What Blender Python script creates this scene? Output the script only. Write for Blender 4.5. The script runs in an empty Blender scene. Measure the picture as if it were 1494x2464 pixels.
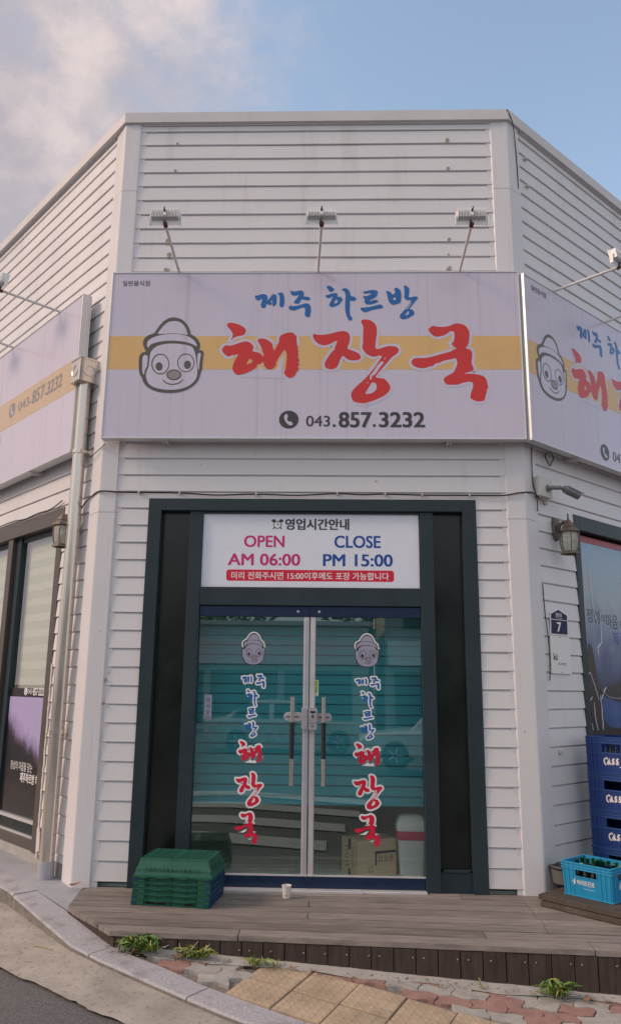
import bpy, bmesh, math, random
from mathutils import Vector, Matrix
random.seed(7)
R = math.radians
scene = bpy.context.scene
COL = scene.collection

# ------------------------------------------------------------------ camera
cam_d = bpy.data.cameras.new("camera")
cam = bpy.data.objects.new("camera", cam_d); COL.objects.link(cam)
pitch, yaw, roll = 0.220558, -0.029388, 0.012036
fw = Vector((math.sin(yaw)*math.cos(pitch), math.cos(yaw)*math.cos(pitch), math.sin(pitch)))
rt = Vector((math.cos(yaw), -math.sin(yaw), 0)); up = rt.cross(fw)
rt2 = rt*math.cos(roll)+up*math.sin(roll); up2 = -rt*math.sin(roll)+up*math.cos(roll)
M = Matrix((rt2, up2, -fw)).transposed().to_4x4()
M.translation = Vector((0.9566, -6.5352, 1.5511))
cam.matrix_world = M
cam_d.sensor_fit = 'VERTICAL'; cam_d.sensor_height = 36.0
cam_d.lens = 36.0*1869.42/2464.0
cam_d.clip_start = 0.05; cam_d.clip_end = 2000
scene.camera = cam

# ------------------------------------------------------------------ sky, sun, exposure
SUN_EL, SUN_AZ = 34.0, 256.0        # azimuth clockwise from +Y
scene.world = bpy.data.worlds.new("World"); scene.world.use_nodes = True
wn = scene.world.node_tree; N = wn.nodes; L = wn.links; N.clear()
def wnode(t, **k):
    n = N.new(t)
    for a, b in k.items(): setattr(n, a, b)
    return n
def wmath(op, a, b=None, c=None):
    n = wnode('ShaderNodeMath', operation=op)
    for i, x in enumerate((a, b, c)):
        if x is None: continue
        if isinstance(x, (int, float)): n.inputs[i].default_value = x
        else: L.new(x, n.inputs[i])
    return n.outputs[0]
sky = wnode('ShaderNodeTexSky', sky_type='NISHITA', sun_disc=False)
sky.sun_elevation = R(SUN_EL); sky.sun_rotation = R(SUN_AZ)
sky.air_density = 1.0; sky.dust_density = 1.6; sky.ozone_density = 1.6
tc = wnode('ShaderNodeTexCoord'); sp = wnode('ShaderNodeSeparateXYZ')
L.new(tc.outputs['Generated'], sp.inputs[0])
def wnoise(scale, detail, rough, zs=1.0, off=0.0, dist=0.0):
    mp = wnode('ShaderNodeMapping'); L.new(tc.outputs['Generated'], mp.inputs[0])
    mp.inputs['Scale'].default_value = (1, 1, zs); mp.inputs['Location'].default_value = (off, off*.7, off*.3)
    n = wnode('ShaderNodeTexNoise'); L.new(mp.outputs[0], n.inputs['Vector'])
    n.inputs['Scale'].default_value = scale; n.inputs['Detail'].default_value = detail
    n.inputs['Roughness'].default_value = rough; n.inputs['Distortion'].default_value = dist
    return n.outputs[0]
CO = 7.9
n1 = wnoise(2.6, 8, .62, 1.5, CO); n2 = wnoise(6.5, 8, .6, 1.2, 7.7+CO)
t = wmath('MULTIPLY_ADD', sp.outputs[0], -1.75, 0.22)
t = wmath('MULTIPLY_ADD', sp.outputs[2], -0.5, t)
t = wmath('MULTIPLY_ADD', wmath('MAXIMUM', wmath('MULTIPLY_ADD', sp.outputs[1], -1.0, .55), 0.0), 6.0, t)
t = wmath('MULTIPLY_ADD', wmath('SUBTRACT', n1, .5), 1.9, t)
t = wmath('MULTIPLY_ADD', wmath('SUBTRACT', n2, .5), .7, t)
ms = wnode('ShaderNodeMapRange', interpolation_type='SMOOTHSTEP')
L.new(t, ms.inputs[0]); ms.inputs[1].default_value = -.16; ms.inputs[2].default_value = .52
mask = wmath('MULTIPLY', ms.outputs[0], .92)
pf_ = wnode('ShaderNodeMapRange', interpolation_type='SMOOTHSTEP')
L.new(wmath('MULTIPLY_ADD', sp.outputs[2], .16, wmath('MULTIPLY_ADD', n1, .5, wmath('MULTIPLY_ADD', n2, .5, -.10))), pf_.inputs[0])
pf_.inputs[1].default_value = .44; pf_.inputs[2].default_value = .62
ccol = wnode('ShaderNodeMix', data_type='RGBA')
L.new(pf_.outputs[0], ccol.inputs[0])
ccol.inputs[6].default_value = (1.95, 1.73, 1.86, 1); ccol.inputs[7].default_value = (3.25, 2.75, 2.62, 1)
tint = wnode('ShaderNodeMix', data_type='RGBA', blend_type='MULTIPLY'); tint.inputs[0].default_value = 1
hz = wnode('ShaderNodeMapRange', interpolation_type='SMOOTHSTEP'); L.new(sp.outputs[2], hz.inputs[0])
hz.inputs[1].default_value = -.02; hz.inputs[2].default_value = .42; hz.inputs[3].default_value = .30; hz.inputs[4].default_value = 1.0
hs = wnode('ShaderNodeVectorMath', operation='SCALE'); L.new(sky.outputs[0], hs.inputs[0]); L.new(hz.outputs[0], hs.inputs['Scale'])
L.new(hs.outputs[0], tint.inputs[6]); tint.inputs[7].default_value = (1.50, 1.32, 1.09, 1)
bk = wnode('ShaderNodeMapRange', interpolation_type='SMOOTHSTEP'); L.new(sp.outputs[1], bk.inputs[0])
bk.inputs[1].default_value = .1; bk.inputs[2].default_value = -.7; bk.inputs[3].default_value = 1.0; bk.inputs[4].default_value = 1.30
bkc = wnode('ShaderNodeMapRange', interpolation_type='SMOOTHSTEP'); L.new(sp.outputs[1], bkc.inputs[0])
bkc.inputs[1].default_value = .35; bkc.inputs[2].default_value = -.4
cb = wnode('ShaderNodeMix', data_type='RGBA'); L.new(bkc.outputs[0], cb.inputs[0]); L.new(ccol.outputs[2], cb.inputs[6]); cb.inputs[7].default_value = (2.15, 2.2, 2.32, 1)
csc = wnode('ShaderNodeVectorMath', operation='SCALE'); L.new(cb.outputs[2], csc.inputs[0]); L.new(bk.outputs[0], csc.inputs['Scale'])
mx = wnode('ShaderNodeMix', data_type='RGBA')
L.new(mask, mx.inputs[0]); L.new(tint.outputs[2], mx.inputs[6]); L.new(csc.outputs[0], mx.inputs[7])
bg = wnode('ShaderNodeBackground'); bg.inputs[1].default_value = 0.15
L.new(mx.outputs[2], bg.inputs[0])
wo = wnode('ShaderNodeOutputWorld'); L.new(bg.outputs[0], wo.inputs[0])

sd = bpy.data.lights.new("sun", 'SUN'); sd.energy = 1.25; sd.angle = R(16); sd.color = (1.0, .72, .53)
sun = bpy.data.objects.new("sun", sd); COL.objects.link(sun)
S = Vector((math.sin(R(SUN_AZ))*math.cos(R(SUN_EL)), math.cos(R(SUN_AZ))*math.cos(R(SUN_EL)), math.sin(R(SUN_EL))))
sun.rotation_euler = S.to_track_quat('Z', 'Y').to_euler()
vs = scene.view_settings
vs.view_transform = 'Standard'; vs.look = 'None'; vs.exposure = 0.75; vs.gamma = 1; vs.use_curve_mapping = False

# ------------------------------------------------------------------ frames of the three walls (a along, b outward, c up)
AL, AR, XL, XR = 0.804538, 0.743837, -1.0329, 2.5883
dL = Vector((-math.cos(AL), math.sin(AL), 0)); nL = Vector((-math.sin(AL), -math.cos(AL), 0)); oL = Vector((XL, 0, 0))
dR = Vector((math.cos(AR), math.sin(AR), 0)); nR = Vector((math.sin(AR), -math.cos(AR), 0)); oR = Vector((XR, 0, 0))
UZ = Vector((0, 0, 1))
def W(a, b, c): return Vector((a, b, c))
def PF(a, b, c): return Vector((a, -b, c))
def PL(a, b, c): return oL+dL*a+nL*b+UZ*c
def PLr(a, b, c): return PL(-a, b, c)          # reads left to right
def PR(a, b, c): return oR+dR*a+nR*b+UZ*c
def PRn(a, b, c): return oR+nR*a-dR*b+UZ*c      # faces standing across the right wall, seen from the entrance
def local(ox, oy, oz, rz):
    cr, sr = math.cos(rz), math.sin(rz)
    return lambda a, b, c: Vector((ox+a*cr-b*sr, oy+a*sr+b*cr, oz+c))

# ------------------------------------------------------------------ mesh builder
def rootloc(o):
    p = Vector((0, 0, 0))
    while o is not None:
        p = p+o.location; o = o.parent
    return p
class MB:
    def __init__(s): s.v = []; s.f = []; s.m = []
    def add(s, vs_, fs, mi=0):
        k = len(s.v); s.v += [Vector(v) for v in vs_]
        for f in fs: s.f.append([k+i for i in f]); s.m.append(mi)
    def box(s, P, a0, a1, b0, b1, c0, c1, mi=0):
        s.add([P(a, b, c) for a in (a0, a1) for b in (b0, b1) for c in (c0, c1)],
              [(0, 1, 3, 2), (4, 6, 7, 5), (0, 4, 5, 1), (2, 3, 7, 6), (0, 2, 6, 4), (1, 5, 7, 3)], mi)
    def prism(s, P, poly, b0, b1, mi=0):            # poly in (a, c), thick along b
        n = len(poly)
        s.add([P(a, b0, c) for a, c in poly]+[P(a, b1, c) for a, c in poly],
              [list(range(n)), list(range(2*n-1, n-1, -1))]+[(i, (i+1) % n, n+(i+1) % n, n+i) for i in range(n)], mi)
    def slab(s, P, poly, c0, c1, mi=0):             # poly in (a, b), thick along c
        n = len(poly)
        s.add([P(a, b, c0) for a, b in poly]+[P(a, b, c1) for a, b in poly],
              [list(range(n)), list(range(2*n-1, n-1, -1))]+[(i, (i+1) % n, n+(i+1) % n, n+i) for i in range(n)], mi)
    def strip(s, P, prof, a0, a1, mi=0):            # profile in (b, c) swept from a0 to a1
        n = len(prof)
        s.add([P(a0, b, c) for b, c in prof]+[P(a1, b, c) for b, c in prof],
              [(i, i+1, n+i+1, n+i) for i in range(n-1)], mi)
    def tube(s, pts, r, n=8, mi=0, cap=True):
        pts = [Vector(p) for p in pts]; m = len(pts)
        rs = r if isinstance(r, (list, tuple)) else [r]*m
        d0 = (pts[1]-pts[0]).normalized()
        ref = Vector((0, 0, 1)) if abs(d0.z) < .9 else Vector((1, 0, 0))
        u = d0.cross(ref).normalized(); rings = []
        for i, p in enumerate(pts):
            d = (pts[min(i+1, m-1)]-pts[max(i-1, 0)]).normalized()
            u = (u-d*u.dot(d)).normalized(); w = d.cross(u)
            rings.append([p+(u*math.cos(2*math.pi*k/n)+w*math.sin(2*math.pi*k/n))*rs[i] for k in range(n)])
        vs_ = [v for rg in rings for v in rg]
        fs = [(i*n+k, i*n+(k+1) % n, (i+1)*n+(k+1) % n, (i+1)*n+k) for i in range(m-1) for k in range(n)]
        if cap: fs += [list(range(n)), list(range((m-1)*n, m*n))]
        s.add(vs_, fs, mi)
    def lathe(s, P, ca, cb, prof, n=16, mi=0, ph=0.0):   # profile (r, c)
        m = len(prof); vs_ = []
        for r, c in prof:
            for k in range(n):
                an = ph+2*math.pi*k/n; vs_.append(P(ca+r*math.cos(an), cb+r*math.sin(an), c))
        fs = [(i*n+k, i*n+(k+1) % n, (i+1)*n+(k+1) % n, (i+1)*n+k) for i in range(m-1) for k in range(n)]
        if prof[0][0] > 1e-5: fs.append(list(range(n)))
        if prof[-1][0] > 1e-5: fs.append(list(range((m-1)*n, m*n)))
        s.add(vs_, fs, mi)
    def build(s, name, mats, parent=None, smooth=False, bevel=0.0, weld=False):
        me = bpy.data.meshes.new(name)
        o0 = rootloc(parent) if parent else Vector((0, 0, 0))
        me.from_pydata([v-o0 for v in s.v], [], s.f)
        mats = mats if isinstance(mats, (list, tuple)) else [mats]
        for m in mats: me.materials.append(m)
        for p, mi in zip(me.polygons, s.m): p.material_index = mi
        bm = bmesh.new(); bm.from_mesh(me)
        if weld: bmesh.ops.remove_doubles(bm, verts=bm.verts, dist=1e-5)
        bmesh.ops.recalc_face_normals(bm, faces=bm.faces)
        if smooth:
            for f in bm.faces: f.smooth = True
            for e in bm.edges:
                if len(e.link_faces) == 2 and e.calc_face_angle(0) > R(38): e.smooth = False
        bm.to_mesh(me); bm.free()
        o = bpy.data.objects.new(name, me); COL.objects.link(o)
        if parent is not None: o.parent = parent
        if bevel:
            b = o.modifiers.new("bevel", 'BEVEL'); b.width = bevel; b.segments = 2; b.limit_method = 'ANGLE'; b.angle_limit = R(50)
        return o

def tag(o, label=None, cat=None, group=None, kind=None):
    if label: o['label'] = label
    if cat: o['category'] = cat
    if group: o['group'] = group
    if kind: o['kind'] = kind
    return o
def thing(name, label, cat, loc, group=None):
    o = bpy.data.objects.new(name, None); COL.objects.link(o); o.location = loc; o.empty_display_size = .1
    return tag(o, label, cat, group)
def struct(o): o['kind'] = 'structure'; return o
def copy_tree(o, parent=None):
    c = o.copy(); COL.objects.link(c); c.parent = parent
    for ch in list(o.children): copy_tree(ch, c)
    return c

# ------------------------------------------------------------------ materials
def mat(name, col, rough=.5, metal=0.0, var=.06, vs=6.0, stretch=(1, 1, 1), bump=0.0, bs=60.0, dirt=None, ds=3.0, dst=(1, 1, 1), dlo=.55, dhi=.75, damt=.5, spec=.5, rvar=.08, coat=0.0, bstretch=None):
    m = bpy.data.materials.new(name); m.use_nodes = True
    nt = m.node_tree; nd = nt.nodes; lk = nt.links
    b = nd['Principled BSDF']; b.inputs['Metallic'].default_value = metal; b.inputs['Specular IOR Level'].default_value = spec
    b.inputs['Coat Weight'].default_value = coat; b.inputs['Coat Roughness'].default_value = .08
    tcn = nd.new('ShaderNodeTexCoord')
    def noise(scale, st, det=5, rg=.55):
        mp = nd.new('ShaderNodeMapping'); mp.inputs['Scale'].default_value = st; lk.new(tcn.outputs['Object'], mp.inputs[0])
        n = nd.new('ShaderNodeTexNoise'); n.inputs['Scale'].default_value = scale; n.inputs['Detail'].default_value = det; n.inputs['Roughness'].default_value = rg
        lk.new(mp.outputs[0], n.inputs['Vector']); return n.outputs[0]
    nz = noise(vs, stretch)
    mr = nd.new('ShaderNodeMapRange'); lk.new(nz, mr.inputs[0]); mr.inputs[1].default_value = .25; mr.inputs[2].default_value = .75
    mr.inputs[3].default_value = 1-var; mr.inputs[4].default_value = 1+var
    mu = nd.new('ShaderNodeVectorMath'); mu.operation = 'SCALE'; mu.inputs[0].default_value = col[:3]; lk.new(mr.outputs[0], mu.inputs['Scale'])
    out = mu.outputs[0]
    if dirt:
        dn = noise(ds, dst, 8, .65)
        d2 = nd.new('ShaderNodeMapRange'); d2.interpolation_type = 'SMOOTHSTEP'; lk.new(dn, d2.inputs[0]); d2.inputs[1].default_value = dlo; d2.inputs[2].default_value = dhi; d2.inputs[4].default_value = damt
        mxn = nd.new('ShaderNodeMix'); mxn.data_type = 'RGBA'; lk.new(d2.outputs[0], mxn.inputs[0]); lk.new(out, mxn.inputs[6]); mxn.inputs[7].default_value = (*dirt, 1)
        out = mxn.outputs[2]
    lk.new(out, b.inputs['Base Color'])
    r2 = nd.new('ShaderNodeMapRange'); lk.new(nz, r2.inputs[0]); r2.inputs[1].default_value = .3; r2.inputs[2].default_value = .7
    r2.inputs[3].default_value = max(0, rough-rvar); r2.inputs[4].default_value = min(1, rough+rvar); lk.new(r2.outputs[0], b.inputs['Roughness'])
    if bump:
        bn = nd.new('ShaderNodeBump'); bn.inputs['Strength'].default_value = bump; bn.inputs['Distance'].default_value = .004
        lk.new(noise(bs, bstretch or stretch, 4), bn.inputs['Height']); lk.new(bn.outputs[0], b.inputs['Normal'])
    return m
def glassmat(name, tint, refl=(1, 1, 1), rough=0.0, ior=1.5, k=1.3):
    m = bpy.data.materials.new(name); m.use_nodes = True
    nt = m.node_tree; nd = nt.nodes; lk = nt.links; nd.clear()
    tr = nd.new('ShaderNodeBsdfTransparent'); tr.inputs[0].default_value = (*tint, 1)
    gl = nd.new('ShaderNodeBsdfGlossy'); gl.inputs['Roughness'].default_value = rough; gl.inputs[0].default_value = (*refl, 1)
    fr = nd.new('ShaderNodeFresnel'); fr.inputs[0].default_value = ior
    mu = nd.new('ShaderNodeMath'); mu.operation = 'MULTIPLY'; mu.use_clamp = True; lk.new(fr.outputs[0], mu.inputs[0]); mu.inputs[1].default_value = k
    gm = nd.new('ShaderNodeNewGeometry'); iv = nd.new('ShaderNodeMath'); iv.operation = 'MULTIPLY_ADD'; lk.new(gm.outputs['Backfacing'], iv.inputs[0]); iv.inputs[1].default_value = -1; iv.inputs[2].default_value = 1
    m2 = nd.new('ShaderNodeMath'); m2.operation = 'MULTIPLY'; lk.new(mu.outputs[0], m2.inputs[0]); lk.new(iv.outputs[0], m2.inputs[1])   # only the outer skin mirrors
    mxs = nd.new('ShaderNodeMixShader'); lk.new(m2.outputs[0], mxs.inputs[0]); lk.new(tr.outputs[0], mxs.inputs[1]); lk.new(gl.outputs[0], mxs.inputs[2])
    o = nd.new('ShaderNodeOutputMaterial'); lk.new(mxs.outputs[0], o.inputs[0]); return m

m_siding = mat('siding_paint', (.735, .722, .745), .42, var=.03, vs=1.6, bump=.10, bs=9, dirt=(.47, .43, .40), ds=2.4, dst=(2.6, 2.6, .30), dlo=.52, dhi=.80, damt=.42)
m_trim = mat('trim_paint', (.72, .705, .735), .4, var=.03, vs=2, bump=.05, bs=12, dirt=(.40, .36, .33), ds=3.4, dst=(5, 5, .28), dlo=.58, dhi=.8, damt=.45)
m_cope = mat('coping_paint', (.66, .64, .65), .45, var=.06, vs=3, dirt=(.28, .26, .24), ds=4, dst=(1.5, 1.5, .6), dlo=.58, dhi=.8, damt=.5)
m_sign = mat('sign_sheet', (.635, .59, .725), .22, var=.02, vs=1.2, dirt=(.42, .33, .40), ds=2.6, dst=(7, 7, .10), dlo=.52, dhi=.74, damt=.42, spec=.5, rvar=.03, coat=.35)
m_alu = mat('aluminium_edge', (.66, .66, .68), .35, .35, var=.05)
m_band = mat('yellow_band', (.76, .48, .19), .32, coat=.12, var=.03, dirt=(.45, .28, .12), ds=2.6, dst=(7, 7, .1), damt=.25)
m_sheen_dark = mat('sheen_dark_print', (.22, .185, .18), .3, coat=.7, var=.08)  # dark print lightened in colour to imitate sky sheen on the left sign
m_sheen_band = mat('sheen_yellow_band', (.60, .42, .24), .3, coat=.7, var=.05)  # band greyed in colour, painting in the sky's grazing reflection
m_red = mat('red_print', (.66, .022, .022), .32, coat=.12, var=.03, dirt=(.48, .06, .06), ds=2.6, dst=(7, 7, .1), damt=.25)
m_blue = mat('blue_print', (.004, .125, .42), .32, coat=.12, var=.03)
m_dark = mat('dark_print', (.045, .04, .042), .3, coat=.12, var=.05)
m_headdark = mat('emblem_dark', (.10, .085, .075), .3, coat=.12, var=.05)
m_headgrey = mat('emblem_grey', (.30, .27, .27), .3, coat=.12, var=.04)
m_headpale = mat('emblem_pale', (.34, .35, .46), .3, var=.03)
m_stkred = mat('sticker_red', (.70, .010, .05), .4, var=.02)
m_stkblue = mat('sticker_blue', (.006, .125, .44), .4, var=.02)
m_stkwhite = mat('sticker_white', (.88, .87, .88), .4, var=.02)
m_white = mat('white_panel', (.80, .83, .93), .3, var=.015)
m_pink = mat('magenta_print', (.62, .02, .20), .35, var=.02)
m_cblue = mat('cobalt_print', (.01, .07, .36), .35, var=.02)
m_frame = mat('charcoal_frame', (.025, .042, .053), .42, .0, var=.14, vs=4, stretch=(1, 1, .4), bump=.03, bs=80, dirt=(.045, .048, .052), ds=3, dst=(2, 2, .5), dlo=.55, dhi=.8, damt=.5, spec=.35)
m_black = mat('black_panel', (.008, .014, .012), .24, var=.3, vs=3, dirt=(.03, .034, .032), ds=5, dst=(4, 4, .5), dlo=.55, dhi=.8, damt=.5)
m_navy = mat('navy_rail', (.010, .026, .075), .34, .2, var=.12, vs=5, dirt=(.04, .05, .08), ds=6, damt=.3)
m_chrome = mat('brushed_steel', (.60, .57, .54), .28, .9, var=.05, vs=8, stretch=(8, 8, .4))
m_strip = mat('silver_strip', (.66, .63, .66), .35, .45, var=.04, vs=8)
m_pipe = mat('polished_pipe', (.74, .68, .61), .16, .72, var=.06, vs=4, stretch=(3, 3, .5), bump=.08, bs=7)
m_grip = mat('rubber_grip', (.012, .014, .018), .55, var=.1)
m_lock = mat('lock_silver', (.60, .58, .62), .3, .5, var=.04)
m_gdoor = glassmat('door_glass', (.965, .985, .975), k=4.5, refl=(.86, 1.0, .96))
m_gwin = glassmat('window_glass', (.95, .97, .95), k=2.4)
m_gclear = glassmat('clear_glass', (.85, .88, .86))
m_tealA = mat('blind_teal', (.07, .46, .56), .7, var=.10, vs=2.5, stretch=(1, 1, 3))
m_tealB = mat('blind_teal_fold', (.016, .24, .35), .75, var=.06, vs=30, stretch=(1, 1, 8))  # darker teal strip drawn along each fold
m_sageA = mat('blind_sage', (.66, .67, .60), .7, var=.05, vs=30)
m_sageB = mat('blind_sage_sheer', (.56, .575, .51), .75, var=.05, vs=30)
m_floor = mat('room_floor', (.60, .70, .64), .4, var=.2)
m_room = mat('room_wall', (.36, .44, .38), .8, var=.1)
m_brown = mat('bronze_frame', (.105, .088, .078), .4, .2, var=.1, vs=4)
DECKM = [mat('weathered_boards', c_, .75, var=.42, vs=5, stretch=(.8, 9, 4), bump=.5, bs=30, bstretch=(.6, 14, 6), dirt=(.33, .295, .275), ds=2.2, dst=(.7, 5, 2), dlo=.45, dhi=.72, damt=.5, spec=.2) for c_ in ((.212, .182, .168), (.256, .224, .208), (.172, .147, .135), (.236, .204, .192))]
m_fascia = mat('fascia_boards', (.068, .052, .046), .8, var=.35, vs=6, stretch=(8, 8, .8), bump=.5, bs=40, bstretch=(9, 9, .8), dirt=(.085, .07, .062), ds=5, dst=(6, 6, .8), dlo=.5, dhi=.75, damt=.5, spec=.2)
m_asph = mat('asphalt', (.135, .132, .138), .9, var=.55, vs=120, bump=1.0, bs=150, dirt=(.30, .29, .29), ds=90, dlo=.55, dhi=.66, damt=.7, spec=.2)
m_gutter = mat('gutter_concrete', (.38, .345, .315), .9, var=.30, vs=3.5, bump=1.0, bs=110, dirt=(.19, .17, .155), ds=26, dlo=.54, dhi=.66, damt=.65, spec=.2)
m_granite = mat('granite_kerb', (.40, .39, .425), .75, var=.38, vs=110, bump=.4, bs=120, dirt=(.19, .18, .18), ds=6, dlo=.50, dhi=.72, damt=.6, spec=.3)
m_apron = mat('painted_concrete', (.36, .37, .41), .6, var=.10, vs=5, bump=.3, bs=20, dirt=(.16, .15, .15), ds=6, damt=.5)
m_conc = mat('grey_concrete', (.38, .365, .35), .85, var=.15, vs=7, bump=.5, bs=40, dirt=(.17, .16, .15), ds=5, damt=.5)
m_sand = mat('sandy_joint', (.20, .175, .155), .95, var=.3, vs=40, bump=.8, bs=90)
m_tact = mat('tactile_tile', (.44, .345, .25), .85, var=.22, vs=5, bump=.4, bs=90, dirt=(.27, .225, .18), ds=7, dlo=.48, dhi=.70, damt=.6, spec=.2)
m_pred = mat('paver_red', (.33, .20, .175), .85, var=.2, vs=14, bump=.5, bs=90, dirt=(.26, .20, .18), ds=12, damt=.5, spec=.2)
m_pgrey = mat('paver_grey', (.38, .365, .345), .85, var=.2, vs=14, bump=.5, bs=90, dirt=(.27, .25, .23), ds=12, damt=.5, spec=.2)
m_gcrate = mat('green_plastic', (.012, .105, .068), .45, var=.12, vs=8, dirt=(.04, .15, .11), ds=9, damt=.35)
m_bcorner = mat('blue_plastic', (.008, .055, .13), .42, var=.1)
m_cass = mat('royal_blue_plastic', (.010, .042, .20), .38, var=.10, vs=7, dirt=(.03, .07, .22), ds=8, damt=.4)
m_cyan = mat('cyan_plastic', (.012, .27, .52), .40, var=.06, vs=6, dirt=(.03, .22, .38), ds=9, dlo=.58, dhi=.8, damt=.5)
m_cassr = mat('royal_blue_rib', (.028, .085, .28), .4, var=.15, vs=9)
m_cyanr = mat('cyan_rib', (.04, .34, .60), .4, var=.1, vs=9)
m_prnt = mat('crate_print', (.76, .74, .76), .45, var=.03)
m_navyp = mat('navy_plate', (.014, .016, .075), .45, spec=.25, var=.03)
m_cup = mat('paper_cup', (.72, .68, .66), .6, var=.03)
m_lampw = mat('lamp_white', (.82, .82, .83), .4, var=.04)
m_arm = mat('arm_paint', (.76, .74, .73), .45, .0, var=.06)
m_rust = mat('rust', (.13, .035, .022), .8, var=.3, vs=30)
m_cable = mat('cable_black', (.018, .018, .02), .5, var=.1)
m_bronze = mat('lantern_bronze', (.16, .125, .10), .5, .1, var=.25, vs=18)
m_cctv = mat('cctv_grey', (.21, .21, .22), .35, .4, var=.06)
m_cream = mat('junction_box', (.62, .60, .57), .5, var=.04)
m_spot = mat('torn_putty', (.36, .31, .25), .8, var=.3, vs=40)
m_card = mat('cardboard', (.74, .57, .37), .8, var=.06)
m_cardp = mat('cardboard_print', (.16, .11, .07), .8, var=.05)
m_tape = mat('dark_tape', (.03, .035, .04), .5, var=.05)
m_bin = mat('bin_plastic', (.86, .90, .86), .45, var=.04)
m_bag = mat('pink_bag', (.75, .05, .14), .35, var=.12)
m_caulk = mat('peeling_tape', (.66, .62, .58), .6, var=.1)
m_lime = mat('lime_sticker', (.42, .66, .07), .4, var=.03)
m_dgrey = mat('dark_text', (.05, .05, .055), .5, var=.03)
m_leafA = mat('weed_leaf', (.13, .235, .055), .55, var=.35, vs=25)
m_leafB = mat('weed_leaf_yellow', (.27, .29, .055), .55, var=.3, vs=25)
m_dry = mat('dead_leaf', (.34, .17, .11), .7, var=.2, vs=30)
def leafmat(m):
    b = m.node_tree.nodes['Principled BSDF']; b.inputs['Subsurface Weight'].default_value = .0
for m in (m_leafA, m_leafB): leafmat(m)
def bottlemat():
    m = glassmat('bottle_green_glass', (.06, .42, .10), ior=1.5); return m
m_bottle = bottlemat()
m_lglass = bpy.data.materials.new('frosted_pane'); m_lglass.use_nodes = True
_n = m_lglass.node_tree.nodes; _l = m_lglass.node_tree.links; _p = _n['Principled BSDF']
_p.inputs['Base Color'].default_value = (.60, .60, .52, 1); _p.inputs['Roughness'].default_value = .15
_t = _n.new('ShaderNodeBsdfTransparent'); _m = _n.new('ShaderNodeMixShader'); _m.inputs[0].default_value = .55
_l.new(_t.outputs[0], _m.inputs[1]); _l.new(_p.outputs[0], _m.inputs[2]); _l.new(_m.outputs[0], _n['Material Output'].inputs[0])
m_bclear = glassmat('bottle_clear_glass', (.75, .8, .82), ior=1.5)

# ------------------------------------------------------------------ flat lettering and emblems
def chaikin(p, it=1):
    for _ in range(it):
        q = []
        for i in range(len(p)):
            a, b = p[i], p[(i+1) % len(p)]
            q.append((a[0]*.78+b[0]*.22, a[1]*.78+b[1]*.22)); q.append((a[0]*.22+b[0]*.78, a[1]*.22+b[1]*.78))
        p = q
    return p
def curve_mesh(cu):
    o = bpy.data.objects.new('tmp', cu); COL.objects.link(o)
    bpy.context.view_layer.update()
    dg = bpy.context.evaluated_depsgraph_get()
    me = bpy.data.meshes.new_from_object(o.evaluated_get(dg))
    vs_ = [(v.co.x, v.co.y) for v in me.vertices]; fs = [list(p.vertices) for p in me.polygons]
    bpy.data.objects.remove(o); bpy.data.meshes.remove(me); bpy.data.curves.remove(cu)
    return vs_, fs
def poly_fill(polys, off=0.0, smooth=1):
    cu = bpy.data.curves.new('tmp', 'CURVE'); cu.dimensions = '2D'; cu.fill_mode = 'BOTH'; cu.offset = off
    for p in polys:
        p = chaikin(p, smooth) if smooth else p
        s = cu.splines.new('POLY'); s.points.add(len(p)-1); s.use_cyclic_u = True
        for i, (x, y) in enumerate(p): s.points[i].co = (x, y, 0, 1)
    return curve_mesh(cu)
def text_fill(body):
    cu = bpy.data.curves.new('tmp', 'FONT'); cu.body = body; cu.fill_mode = 'FRONT'; cu.resolution_u = 4
    return curve_mesh(cu)
def text(mb, P, body, box, b, mi=0, bold=0.0, bdir=1):        # box = a0, c0, a1, c1
    vs_, fs = text_fill(body)
    x0 = min(v[0] for v in vs_); x1 = max(v[0] for v in vs_); y0 = min(v[1] for v in vs_); y1 = max(v[1] for v in vs_)
    a0, c0, a1, c1 = box
    kx, ky = (a1-a0)/(x1-x0+2*bold), (c1-c0)/(y1-y0+bold)
    for i, (dx, dy) in enumerate(((0, 0), (-1, -.5), (-1, .5), (1, -.5), (1, .5)) if bold else ((0, 0),)):   # bold: the outline laid side by side
        mb.add([P(a0+(x-x0+bold+dx*bold)*kx, b+i*.00012*bdir, c0+(y-y0+bold*.5+dy*bold)*ky) for x, y in vs_], fs, mi)
def disc(cx, cy, rx, ry, n=28): return [(cx+rx*math.cos(2*math.pi*i/n), cy+ry*math.sin(2*math.pi*i/n)) for i in range(n)]
def rrect(a0, c0, a1, c1, r, n=4):
    o = []
    for cx, cy, st in ((a1-r, c1-r, 0), (a0+r, c1-r, 90), (a0+r, c0+r, 180), (a1-r, c0+r, 270)):
        for i in range(n+1): an = R(st+90*i/n); o.append((cx+r*math.cos(an), cy+r*math.sin(an)))
    return o
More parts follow.
